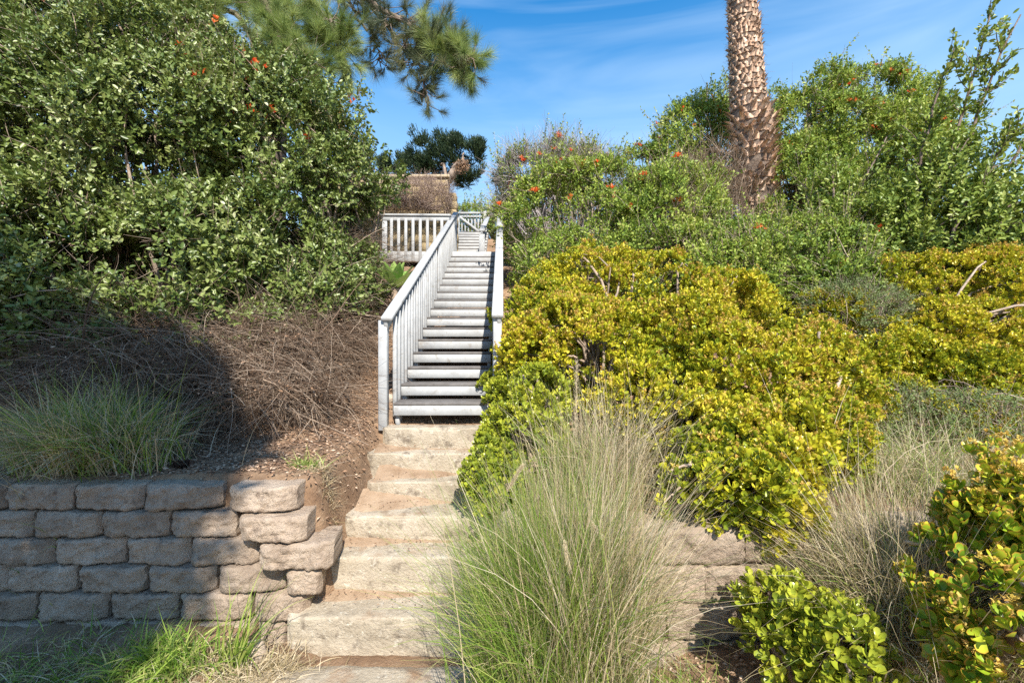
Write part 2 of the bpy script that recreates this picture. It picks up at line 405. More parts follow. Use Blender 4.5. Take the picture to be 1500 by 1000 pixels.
steps = thing('concrete_steps', 'worn pale concrete steps with brown dirt on their treads, leading up to the wooden stairs', 'steps', (-.7, 2.7, 0))
XL = [-1.345, -1.26, -1.20, -1.13, -1.19, -1.125]
XR = [-.02, -.04, -.06, -.09, -.14, -.14]
for i, (y, z) in enumerate(STEPZ):
    z0 = -.05 if i == 0 else STEPZ[i - 1][1] - .10
    y1 = (STEPZ[i + 1][0] + .06) if i < 5 else 4.12
    slab(XL[i], XR[i], y, y1, z0, z, 20 + i, .010, .012).build('step', M['concrete'], steps, smooth=True)
# soil spilled over the left ends of the middle steps
def mound(name, pts, seed, parent=None):
    m = MB()
    for (cx, cy, cz, rx, ry, h) in pts:
        r = np.linspace(0, 1, 12); a = np.linspace(0, 2 * np.pi, 40, endpoint=False)
        R, A = np.meshgrid(r, a, indexing='ij')
        wob = 1 + .35 * (fbm(np.stack([np.cos(A) * 1.2 + cx, np.sin(A) * 1.2, 0 * A + cy], -1), 1.3, seed) - .5) * 2
        x = cx + rx * R * wob * np.cos(A); y = cy + ry * R * wob * np.sin(A)
        z = cz + h * (1 - R ** 1.6) - .012 * (R > .99) + (fbm(np.stack([x, y, 0 * x], -1), 16, seed) - .5) * .02 * (1 - R)
        i = np.arange(11)[:, None] * 40; j = np.arange(40)[None]; k = (j + 1) % 40
        q = np.stack([i + j, i + 40 + j, i + 40 + k, i + k], -1).reshape(-1, 4)
        m.add(np.stack([x, y, z], -1), q)
    return m.build(name, M['soil'], parent, smooth=True)
m = MB()
for i in range(5):
    zt_, yb_ = STEPZ[i][1], STEPZ[i + 1][0]
    nX, nY = 90, 16
    xs_ = np.linspace(max(XL[i] + .03, XL[i + 1] - .10), XR[i + 1] - .01, nX); u = (xs_ - xs_[0]) / (xs_[-1] - xs_[0])
    amt = [.45, .4, 1.15, 1.15, .5][i]
    hh = (-.004 + amt * .095 * np.clip(1 - u * [1.6, 1.5, 1.5, 1.25, 2.5][i], 0, 1) ** 1.15) * (.6 + .8 * fbm(np.stack([xs_ * 5, xs_ * 0 + i * 7, xs_ * 0], -1), 1, 3))
    ww = np.clip((.05 + hh * 2.0) * (.55 + 1.1 * fbm(np.stack([xs_ * 4, xs_ * 0 + i * 5, xs_ * 0 + 4], -1), 1, 9)), .02, .24)
    v = np.linspace(0, 1, nY)[:, None]
    Xg = np.broadcast_to(xs_[None], (nY, nX)); Yg = yb_ + .03 - (ww[None] + .03) * v
    Zg = zt_ + hh[None] * (1 - v) ** 1.3 + .004 - .016 * v ** 6
    Zg = Zg + (fbm(np.stack([Xg, Yg, Zg], -1), 30, 4) - .5) * .012 * (1 - v)
    i2 = (np.arange(nY - 1)[:, None] * nX + np.arange(nX - 1)[None]).ravel()
    m.add(np.stack([Xg, Yg, Zg], -1), np.stack([i2 + nX, i2 + nX + 1, i2 + 1, i2], -1))
dirt = m.build('spilled_soil', M['dust'], smooth=True)
tag(dirt, kind='structure')
# slab in front of the steps, half covered by soil
pad = MB()
xs = np.linspace(-1.75, .15, 80); ys = np.linspace(1.2, 2.67, 50); XX, YY = np.meshgrid(xs, ys)
edge = np.minimum.reduce([XX + 1.75, -.1 - XX, 2.67 - YY, YY - 1.2])
ZZ = .03 + (fbm(np.stack([XX, YY, 0 * XX], -1), 6, 3) - .5) * .02 - .09 * np.clip(1 - edge / (.04 + .26 * fbm(np.stack([XX, YY, 0 * XX], -1), 3, 8)), 0, 1)
i2 = (np.arange(49)[:, None] * 80 + np.arange(79)[None]).ravel()
pad.add(np.stack([XX, YY, ZZ], -1), np.stack([i2, i2 + 1, i2 + 81, i2 + 80], -1))
tag(pad.build('path', M['concrete'], smooth=True), kind='structure')

# ------------------------------------------------------------------ block walls
def rough_block(m, c, size, rz, seed, rnd, curve=.045):
    """split-face block; front faces -Y in local space"""
    L, D, H = size
    nx_, nz_ = 30, 14
    u = np.linspace(-1, 1, nx_); v = np.linspace(-1, 1, nz_)
    U, V_ = np.meshgrid(u, v)
    x = U * L / 2; z = V_ * H / 2
    p = np.stack([x, z, 0 * x], -1) + seed * 7.3
    n1 = fbm(p, 9, seed, 3) - .5; n2 = fbm(p, 40, seed + 5, 3) - .5
    n3 = np.abs(fbm(p, 22, seed + 2, 4) - .5); y = -D / 2 + n1 * .06 + n2 * .03 - n3 * .05
    ex = np.clip((np.abs(U) - .66) / .34, 0, 1); ez = np.clip((np.abs(V_) - .78) / .22, 0, 1)
    y += curve * ex ** 1.9 + .022 * ez ** 2.2 + U * (fbm(np.array([[seed * 3.1, 0, 0]]), 1, 9)[0] - .5) * .05
    z = z + n2 * .014 * ez + n1 * .012 * ez; x = x + n2 * .012 * ex
    ca, sa = math.cos(rz), math.sin(rz)
    def W(x, y, z): return np.stack([c[0] + x * ca - y * sa, c[1] + x * sa + y * ca, c[2] + z], -1)
    i2 = (np.arange(nz_ - 1)[:, None] * nx_ + np.arange(nx_ - 1)[None]).ravel()
    m.add(W(x, y, z), np.stack([i2, i2 + 1, i2 + nx_ + 1, i2 + nx_], -1), rnd)
    # perimeter to the back
    per = [(0, i) for i in range(nx_)] + [(j, nx_ - 1) for j in range(1, nz_)] + [(nz_ - 1, i) for i in range(nx_ - 2, -1, -1)] + [(j, 0) for j in range(nz_ - 2, 0, -1)]
    jj = np.array([a for a, _ in per]); kk = np.array([b for _, b in per])
    Fx, Fy, Fz = x[jj, kk], y[jj, kk], z[jj, kk]
    mid = (Fy + (D / 2 - Fy) * .5) ; wob = (fbm(np.stack([Fx, Fz, 0 * Fx + 4], -1), 14, seed) - .5) * .012
    rings = [W(Fx, Fy, Fz), W(Fx * .985, mid, Fz + wob), W(Fx * .96, np.full_like(Fx, D / 2), Fz)]
    k = len(per)
    m.add(np.concatenate(rings), [(r * k + b, r * k + a, (r + 1) * k + a, (r + 1) * k + b) for r in range(2) for a in range(k) for b in [(a + 1) % k]], rnd)
    m.add(W(np.array([-.48, .48, .48, -.48]) * L, np.full(4, D / 2), np.array([-.5, -.5, .5, .5]) * H), [(0, 1, 2, 3)][::-1], rnd)

rw = np.random.default_rng(4)
RH = .160
lw = thing('retaining_wall', 'low retaining wall of split face concrete blocks left of the concrete steps', 'wall', (-2.4, 2.9, 0))
rows = {  # row index from the bottom -> joints in photo px at that row's front distance
    6: [(-210, -102), (-100, 0), (2, 99), (101, 202), (204, 313, 8)],
    5: [(-160, -62), (-60, 40), (41, 141), (144, 242), (244, 341)],
    4: [(-130, -34), (-30, 71), (75, 175), (178, 272), (276, 374, 3)],
    3: [(-195, -100), (-98, 5), (5, 105), (110, 208), (212, 312), (315, 411, 6)],
    2: [(-150, -52), (-50, 46), (48, 152), (154, 256), (258, 362, 2), (366, 445, 10)],
    1: [(-110, -24), (-20, 78), (80, 178), (180, 280), (282, 366), (369, 411, 12)],
    0: [(-90, 10), (12, 110), (112, 210), (212, 310), (312, 372)],
}
bm_ = MB(); cap = MB()
seed = 0
for r, js in rows.items():
    d = 2.73 + .018 * r
    for j in js:
        x0, x1 = (j[0] - 750) / F * d, (j[1] - 750) / F * d
        rz = math.radians(-(j[2] if len(j) > 2 else rw.uniform(-1.5, 1.5)))
        c = ((x0 + x1) / 2, d + .15 + rw.uniform(-.006, .006), -.185 + RH * (r + .5) - .005 + rw.uniform(-.002, .002))
        tgt = cap if r == 6 else bm_
        rough_block(tgt, c, (x1 - x0 - .006, .30, RH - .006), -rz, seed, rw.uniform()); seed += 1
ends = [  # px0, px1, row, distance, rotation, length
    (331, 430, 6, 2.80, 0), (345, 443, 5, 2.74, 4), (377, 480, 4, 2.73, 6), (411, 461, 3, 2.74, 14)]
for (a, b, r, d, rz) in ends:
    x0, x1 = (a - 750) / F * d, (b - 750) / F * d
    tgt = cap if r == 6 else bm_
    c = ((x0 + x1) / 2, d + .14, -.185 + RH * (r + .5) - .002)
    rough_block(tgt, c, (x1 - x0, .28, RH - .008), math.radians(rz), seed, rw.uniform(.5, 1)); seed += 1
# return blocks going back beside the steps
for (x, y, r, rz, L) in [(-1.40, 3.14, 2, 62, .34), (-1.37, 3.12, 3, 70, .34), (-1.30, 3.10, 4, 72, .38), (-1.27, 3.38, 5, 80, .36), (-1.42, 3.1, 1, 65, .3)]:
    rough_block(bm_, (x - .12, y, -.185 + RH * (r + .5)), (L, .26, RH - .008), math.radians(rz), seed, rw.uniform(.4, 1)); seed += 1
bm_.build('blocks', M['block'], lw, smooth=True)
cap.build('top_course', M['block'], lw, smooth=True)

rwll = thing('retaining_wall', 'sunlit retaining wall of tan blocks right of the steps, half hidden behind grass', 'wall', (1.0, 2.5, .3))
m = MB()
for r in range(4):
    z = .12 + .186 * (r + .5)
    d = 2.30 + .012 * r
    off = .2 if r % 2 else 0
    for k in range(13):
        x0 = .18 + off + k * .405 - .4
        if x0 < .3 : continue
        rough_block(m, (x0 + .2, d + .13 + rw.uniform(-.005, .005), z), (.40, .26, .182), rw.uniform(-.02, .02), seed, rw.uniform(.4, 1), .012); seed += 1
    for (x, y) in (((.40, 2.55), (.09, 2.78)) if r < 3 else ((.40, 2.55),)):
        rough_block(m, (x, y + .05, z), (.36, .26, .182), math.radians(-32), seed, rw.uniform(.4, 1), .015); seed += 1
m.build('blocks', M['block'], rwll, smooth=True)

# ------------------------------------------------------------------ wooden stairs
TH = math.radians(1.2)
def axs(slope=0):
    u = np.array((math.cos(TH), math.sin(TH), 0)); v = np.array((-math.sin(TH) , math.cos(TH), 0)); zz = np.array((0, 0, 1.))
    if slope:
        c, s_ = math.cos(slope), math.sin(slope); v, zz = v * c + zz * s_, zz * c - v * s_
    return np.stack([u, v, zz])
def S(x, y, z):  # stair coordinates: x across (0 at the axis), y along, z up
    return np.array((x + sx0(y), y, z))
RISE, RUN = .146, .30
SL, SR = -.985, -.12
Y0, Z0 = 4.10, 1.294
slope = math.atan(RISE / RUN)
A0, AS = axs(), axs(slope)
rr = np.random.default_rng(11)

def flight(root, xl, xr, y0, z0, n, lower=False):
    xc, wd = (xl + xr) / 2, xr - xl
    for k in range(n):
        y = y0 + RUN * k; z = z0 + RISE * k; j = rr.uniform(-.003, .003)
        MB().box(S(xc, y + .14, z - .014 + j), (wd - .012, .285, .026), rr.uniform(), A0, .004).build('tread', M['tread'], root)
        MB().box(S(xc, y + .012, z - .028 - .044 + j), (wd - .016, .024, .088), rr.uniform(), A0, .003).build('riser', M['white'], root)
    # cut stringers
    for x in (xl + .03, xr - .03):
        m = MB()
        L = math.hypot(RUN * n, RISE * n)
        m.box(S(x, y0 + RUN * n / 2 + .06, z0 + RISE * n / 2 - .235), (.038, L, .17), .5, AS)
        for k in range(n):
            m.box(S(x, y0 + RUN * k + .165, z0 + RISE * k - .125), (.036, .24, .172), .5, A0, .002)
        m.build('stringer', M['white'], root)

stair = thing('wooden_stairs', 'long grey white painted wooden stairs climbing from the concrete steps to the landing', 'stairs', S(SL + .4, Y0, 1.05), 0)
flight(stair, SL, SR, Y0, Z0, 16)
def railing(root, x, ya, yb, zt, h, side, first=True, step=.15, boardw=.10, under=.32, posts=(0, 1)):
    """sloped railing: zt(y) = height of handrail top"""
    rl = thing('railing', None, None, S(x, ya, zt(ya) - h)); del_keys(rl)
    rl.parent = root; rl.location = tuple(np.array(rl.location) - np.array(root.location))
    base = np.array(rl.location) + np.array(root.location)
    def build(m, nm, mt=M['white']):
        o = m.build(nm, mt); me = o.data
        co = np.empty(len(me.vertices) * 3, np.float32); me.vertices.foreach_get('co', co)
        co = co.reshape(-1, 3) - base.astype(np.float32); me.vertices.foreach_set('co', co.ravel()); me.update()
        o.parent = rl; return o
    yc = (ya + yb) / 2; dz = zt(yb) - zt(ya); L = math.hypot(yb - ya, dz) + .06
    sl_ = math.atan2(dz, yb - ya)
    build(MB().box(S(x, yc, zt(yc) - .019), (boardw, L, .038), .6, axs(sl_), .005), 'handrail')
    build(MB().box(S(x + side * .015, yc, zt(yc) - .039 - .045), (.036, L - .07, .088), .4, axs(sl_), .004), 'rail')
    for t in posts:
        y = ya + .05 + (yb - ya - .10) * t
        build(MB().box(S(x + side * (.045 if side < 0 else .0), y, zt(y) - .05 - (h + under) / 2), (.078, .078, h + under - .02), rr.uniform(), A0, .005), 'post')
    y = ya + .17
    while y < yb - .08:
        if all(abs(y - (ya + .05 + (yb - ya - .1) * t)) > .08 for t in posts):
            build(MB().box(S(x - side * .030, y, zt(y) - .07 - (h + .12) / 2), (.036, .038, h + .12), rr.uniform(), A0, .003), 'baluster')
        y += step
    return rl
def del_keys(o):
    for k in list(o.keys()): del o[k]
zl = lambda y: 2.075 + (4.60 - 2.075) * (y - 4.05) / (9.7 - 4.05)
railing(stair, SL - .035, 4.03, 9.9, zl, .80, -1, posts=(0, .5, 1), under=.20)
zr = lambda y: 2.10 + (4.43 - 2.10) * (y - 4.15) / (9.05 - 4.15)
railing(stair, SR + .075, 4.15, 9.05, zr, .80, 1, boardw=.105, posts=(0, .5, 1), under=.28)

# landing
LZ = Z0 + RISE * 16
land = thing('wooden_landing', 'white painted landing deck with a picket railing left of the stairs', 'landing', S(-1.7, 9.5, LZ - .2))
for i in range(16):
    MB().box(S((-2.40 + -.12) / 2, 8.98 + i * .145, LZ - .019), (2.28, .138, .036), rr.uniform(), A0, .003).build('deck_board', M['tread'], land)
MB().box(S(-1.25, 8.90, LZ - .10), (2.3, .04, .20), .5, A0).build('fascia', M['white'], land)
for x, y in ((-2.3, 9.02), (-2.3, 11.1), (-.2, 11.1), (-1.2, 11.1)):
    MB().box(S(x, y, LZ - .75), (.09, .09, 1.2), .4, A0).build('post', M['white'], land)
# front railing
RZ = 4.36
FY = 9.02
xa, xb = -2.33, -1.02
MB().box(S((xa + xb) / 2 - .02, 8.93, RZ - .02), (xb - xa + .06, .15, .038), .6, A0).build('handrail', M['white'], land)
MB().box(S((xa + xb) / 2 - .02, 8.90, RZ - .085), (xb - xa, .036, .088), .5, A0).build('rail', M['white'], land)
for x in (xa + .03,):
    MB().box(S(x, 8.90, LZ + .25), (.095, .045, .88), .6, A0).build('post', M['white'], land)
for i in range(8):
    MB().box(S(xa + .17 + i * .140, 8.865 - .002, LZ + .22), (.055, .026, .82), rr.uniform(), A0, .003).build('baluster', M['white'], land)

# upper flight and gate
U0 = 10.53; UX0, UX1 = -1.25, -.40
up = thing('wooden_stairs', 'short upper wooden stairs seen beyond the landing, below the gate', 'stairs', S(-.65, U0, LZ))
flight(up, UX0, UX1, U0, LZ + .16, 10)
zu = lambda y: 4.19 + (5.56 - 4.19) * (y - 9.5) / 3.9
# right handrail with its front post
hr = MB(); yb = 13.3
sl2 = math.atan2(zu(yb) - zu(9.5), yb - 9.5)
hr.box(S(-.43, (9.5 + yb) / 2, zu((9.5 + yb) / 2)), (.115, math.hypot(yb - 9.5, zu(yb) - zu(9.5)), .04), .6, axs(sl2)); hr.build('handrail', M['white'], up)
MB().box(S(-.43, (9.5 + yb) / 2, zu((9.5 + yb) / 2) - .066), (.036, math.hypot(yb - 9.5, zu(yb) - zu(9.5)), .09), .6, axs(sl2)).build('rail', M['white'], up)
MB().box(S(-.43, 9.55, (LZ + zu(9.5)) / 2 - .04), (.12, .10, zu(9.5) - LZ - .06), .6, A0).build('post', M['white'], up)
zw = lambda y: EYE + 193.5 / F * y
MB().box(S(UX0 - .03, 12.65, zw(12.65) - .02), (.06, 1.75, .04), .6, axs(math.atan(193.5 / F))).build('handrail', M['white'], up)
for k in range(12):
    y = 11.85 + k * .14
    MB().box(S(UX0 - .03, y, zw(y) - .04 - .55), (.036, .036, 1.1), rr.uniform(), A0).build('baluster', M['white'], up)
GY = 13.7
gp = P(670, 311, GY); gq = P(707, 345, GY)
gate = thing('picket_gate', 'small white picket gate with a diagonal brace at the top of the stairs', 'gate', ((gp[0] + gq[0]) / 2, GY, gq[2]))
gw, gh = gq[0] - gp[0], gp[2] - gq[2]
gxc, gzc = (gp[0] + gq[0]) / 2, (gp[2] + gq[2]) / 2
MB().box((gxc, GY, gp[2] - .02), (gw, .04, .05)).build('rail', M['white'], gate)
MB().box((gxc, GY, gp[2] - .13), (gw, .04, .04)).build('rail', M['white'], gate)
MB().box((gxc, GY, gq[2] + .03), (gw, .04, .05)).build('rail', M['white'], gate)
ang = math.atan2(-(gh - .12), gw)
MB().box((gxc, GY - .035, gzc - .03), (math.hypot(gw, gh - .1), .025, .06), .5, np.array(((math.cos(ang), 0, math.sin(ang)), (0, 1, 0), (-math.sin(ang), 0, math.cos(ang))))).build('brace', M['white'], gate)
for i in range(8):
    MB().box((gp[0] + .035 + (gw - .07) * i / 7, GY + .034, gzc), (.042, .022, gh)).build('picket', M['white'], gate)
for sx_, hh in ((gp[0] - .06, gh + .05), (gq[0] + .075, gh + .9)):
    MB().box((sx_, GY, gp[2] + .03 - hh / 2), (.10, .10, hh), .6).build('post', M['white'], gate)

# block garden wall behind the landing
bw = thing('garden_wall', 'tall tan block wall with a coping behind the landing, under the brown thicket', 'wall', (-2.9, 11.4, 3.4))
wa, wb, WY = -5.2, P(656, 0, 11.3)[0], 11.3
ztop = P(600, 262, 11.3)[2]
m = MB(); bh = .20
nrow = int((ztop - 3.3) / bh)
for r in range(nrow):
    x = wa + (.2 if r % 2 else 0)
    while x < wb - .05:
        x1 = min(x + .4, wb)
        m.box(((x + x1) / 2, WY + .1, 3.35 + bh * (r + .5)), (x1 - x - .008, .2, bh - .008), rw.uniform(), None, .006); x += .4
m.box(((wa + wb) / 2, WY + .1, 3.35 + nrow * bh / 2), (wb - wa - .02, .17, nrow * bh - .02), .3)
m.build('wall', M['wallblock'], bw)
m = MB()
x = wa
while x < wb + .02:
    x1 = min(x + .6, wb + .05); m.box(((x + x1) / 2, WY + .09, 3.35 + nrow * bh + .035), (x1 - x - .005, .30, .07), .5, None, .01); x += .6
m.build('coping', M['coping'], bw)
m = MB()
for r in range(11):
    m.box((wb + .10 + (r % 2) * .015, WY + .05, 3.35 + .2 * (r + .5)), (.22 + .09 * (1 - r / 11), .32, .19), rw.uniform(), None, .012)
m.build('pillar', M['wallblock'], bw)

# distant building strip
db = thing('distant_house', 'pale house wall glimpsed far off between the gate and the flowering shrubs', 'house', (0, 45, 12))
b0, b1 = P(728, 319, 45), P(776, 309, 45)
MB().box(((b0[0] + b1[0]) / 2, 45.2, b1[2] - 2.6), (b1[0] - b0[0], 4, 5), .5, None, .02).build('wall', M['housewall'], db)
MB().box(((b0[0] + b1[0]) / 2, 45.2, b1[2] + .05), (b1[0] - b0[0] + .3, 4.2, .12), .5, None, .05).build('roof', M['coping'], db)

# ------------------------------------------------------------------ vegetation kit
def blobs(lst):
    out = []
    for (px, py, d, rx, ry, rd) in lst:
        out.append((P(px, py, d), np.array((rx * d / F, rd, ry * d / F))))
    return out

def shell(r, bl, n, inner=.2, disp=.22, nscale=2.2, gapscale=3.0, gap=.45, seed=0, backkeep=.3, thick=(.86, 1.05), minz=.06):
    """points + outward normals on the union of ellipsoids, with clumps and gaps"""
    area = np.array([(b[1][0] * b[1][2] + b[1][0] * b[1][1] + b[1][1] * b[1][2]) for b in bl]); area /= area.sum()
    PP, NN = [], []
    tot = 0
    for it in range(30):
        k = max(2000, int(n * 1.6))
        ch = r.choice(len(bl), k, p=area)
        c = np.array([b[0] for b in bl])[ch]; rad = np.array([b[1] for b in bl])[ch]
        d = rdir(r, k); s = np.where(r.uniform(size=k) < inner, r.uniform(.5, .85, k), r.uniform(*thick, k))
        p = c + rad * d * s[:, None]; nn = nrm(d / rad)
        dn = (fbm(p, nscale, seed + 2, 2) - .5) * 2
        p = p + nn * (dn * disp)[:, None]
        keep = np.ones(k, bool)
        for j, b in enumerate(bl):
            q = np.linalg.norm((p - b[0]) / b[1], axis=1)
            keep &= ~((q < .68) & (ch != j))
        g = fbm(p, gapscale, seed + 7, 2)
        keep &= r.uniform(size=k) < smooth(g, gap - .1, gap + .08)
        tocam = nrm(np.array((0, 0, EYE)) - p); fc = (nn * tocam).sum(1)
        keep &= (fc > -.35) | (r.uniform(size=k) < backkeep)
        keep &= p[:, 2] > ground(p[:, 0], p[:, 1], False) + minz
        PP.append(p[keep]); NN.append(nn[keep]); tot += keep.sum()
        if tot >= n: break
    return np.concatenate(PP)[:n], np.concatenate(NN)[:n]

def sprigs(mb, r, Pt, Nn, nleaf, stem, L, W, tpl, tilt=(.5, 1.2), up=.5, jit=.5, rnd=None, lvar=.35, rosette=False):
    n = len(Pt)
    A = nrm(Nn + np.array((0, 0, up)) + rdir(r, n) * jit)
    B = rand_perp(r, A); Cc = np.cross(A, B)
    j = np.arange(nleaf)
    az = (j * 2.4)[None] + r.uniform(0, 6.28, (n, 1)) if not rosette else (j * math.pi / 2 + (j // 2) * .6)[None] + r.uniform(0, .5, (n, nleaf))
    tl = r.uniform(tilt[0], tilt[1], (n, nleaf))
    if rosette: tl = tl * (1 - .55 * (j / nleaf))[None]
    t = (j / max(1, nleaf - 1))[None] * stem * r.uniform(.7, 1.2, (n, 1))
    rad = B[:, None] * np.cos(az)[..., None] + Cc[:, None] * np.sin(az)[..., None]
    D = A[:, None] * np.cos(tl)[..., None] + rad * np.sin(tl)[..., None]
    Nl = A[:, None] * np.sin(tl)[..., None] - rad * np.cos(tl)[..., None]
    Nl = Nl + r.normal(size=Nl.shape) * .25
    base = Pt[:, None] + A[:, None] * t[..., None]
    ls = L * r.uniform(1 - lvar, 1 + lvar, (n, nleaf))
    if rosette: ls = ls * (1 - .4 * (j / nleaf))[None]
    if rnd is None: rnd = r.uniform(0, 1, n)
    rv = np.clip(rnd[:, None] * .65 + r.uniform(0, .35, (n, nleaf)), 0, 1)
    mb.leaves(base.reshape(-1, 3), D.reshape(-1, 3), Nl.reshape(-1, 3), ls.ravel(), (ls * W / L).ravel(), tpl, rv.ravel())
    return A

def twigs(mb, r, Pt, D, L, rad, bend=.5, seg=4, sides=3, droop=0):
    n = len(Pt); t = np.linspace(0, 1, seg + 1)[None, :, None]
    L = np.broadcast_to(L, (n,))[:, None, None]
    D = nrm(D); b1 = rdir(r, n) * bend
    b2 = rdir(r, n) * bend * .6
    pts = Pt[:, None] + L * (D[:, None] * t + b1[:, None] * t ** 2 * .5 + b2[:, None] * np.sin(t * 6) * .12 + np.array((0, 0, -droop)) * t ** 2)
    rd = np.broadcast_to(rad, (n,))[:, None] * (1 - .7 * t[..., 0])
    mb.tubes(pts, rd, sides, r.uniform(0, 1, n))
    return pts

def branches(mb, r, bases, tips, r0=.03, r1=.006, seg=7, sag=.2, sides=5):
    bases = np.array(bases); n = len(tips)
    d = np.linalg.norm(tips[:, None] - bases[None], axis=2); b = bases[d.argmin(1)]
    t = np.linspace(0, 1, seg)[None, :, None]
    v = tips - b; L = np.linalg.norm(v, axis=1)[:, None, None]
    o1, o2 = rdir(r, n)[:, None], rdir(r, n)[:, None]
    pts = b[:, None] + v[:, None] * t + (o1 * np.sin(t * np.pi) * .13 + o2 * np.sin(t * 2 * np.pi) * .07) * L + np.array((0, 0, 1)) * np.sin(t * np.pi) * L * sag
    rd = r0 + (r1 - r0) * t[..., 0] ** .7
    rd = np.broadcast_to(rd, (n, seg)) * r.uniform(.6, 1.2, (n, 1))
    mb.tubes(pts, rd, sides, r.uniform(0, 1, n))
    return pts

def blades(mb, r, base, D, L, wd, droop=.5, seg=6, rnd=None, curl=.25):
    n = len(base); t = np.linspace(0, 1, seg + 1)[None, :, None]
    L = np.broadcast_to(L, (n,))[:, None, None]
    D = nrm(D); dr = np.broadcast_to(droop, (n,))[:, None, None]
    side = nrm(np.cross(D, np.array((0, 0, 1.))) + rdir(r, n) * .5)
    cu = rdir(r, n)[:, None] * curl
    H = D.copy(); H[:, 2] = 0; H = nrm(H + 1e-5)
    pts = base[:, None] + L * (D[:, None] * t + dr * (np.array((0, 0, -1.)) + .35 * H[:, None]) * t ** 2.2 + cu * t ** 2)
    w_ = (np.broadcast_to(wd, (n,))[:, None, None]) * (1 - t ** 1.6) * .5 + .0002
    V = np.stack([pts + side[:, None] * w_, pts - side[:, None] * w_], 2)
    i = np.arange(seg) * 2
    q = np.stack([i, i + 1, i + 3, i + 2], -1); k = (seg + 1) * 2
    q = (q[None] + (np.arange(n) * k)[:, None, None]).reshape(-1, 4)
    mb.add(V.reshape(-1, 3), q, np.repeat(rnd if rnd is not None else r.uniform(0, 1, n), k))

def flowers(mb, r, Pt, size=.06, n=9):
    sprigs(mb, r, Pt, np.tile(np.array((0, -.3, 1.)), (len(Pt), 1)), n, .02, size, size * .32, LEAF, tilt=(.2, 1.3), up=.5, jit=.5)

def on_ground(p, dz=0):
    p = np.asarray(p, float); p[..., 2] = ground(p[..., 0], p[..., 1], False) + dz; return p

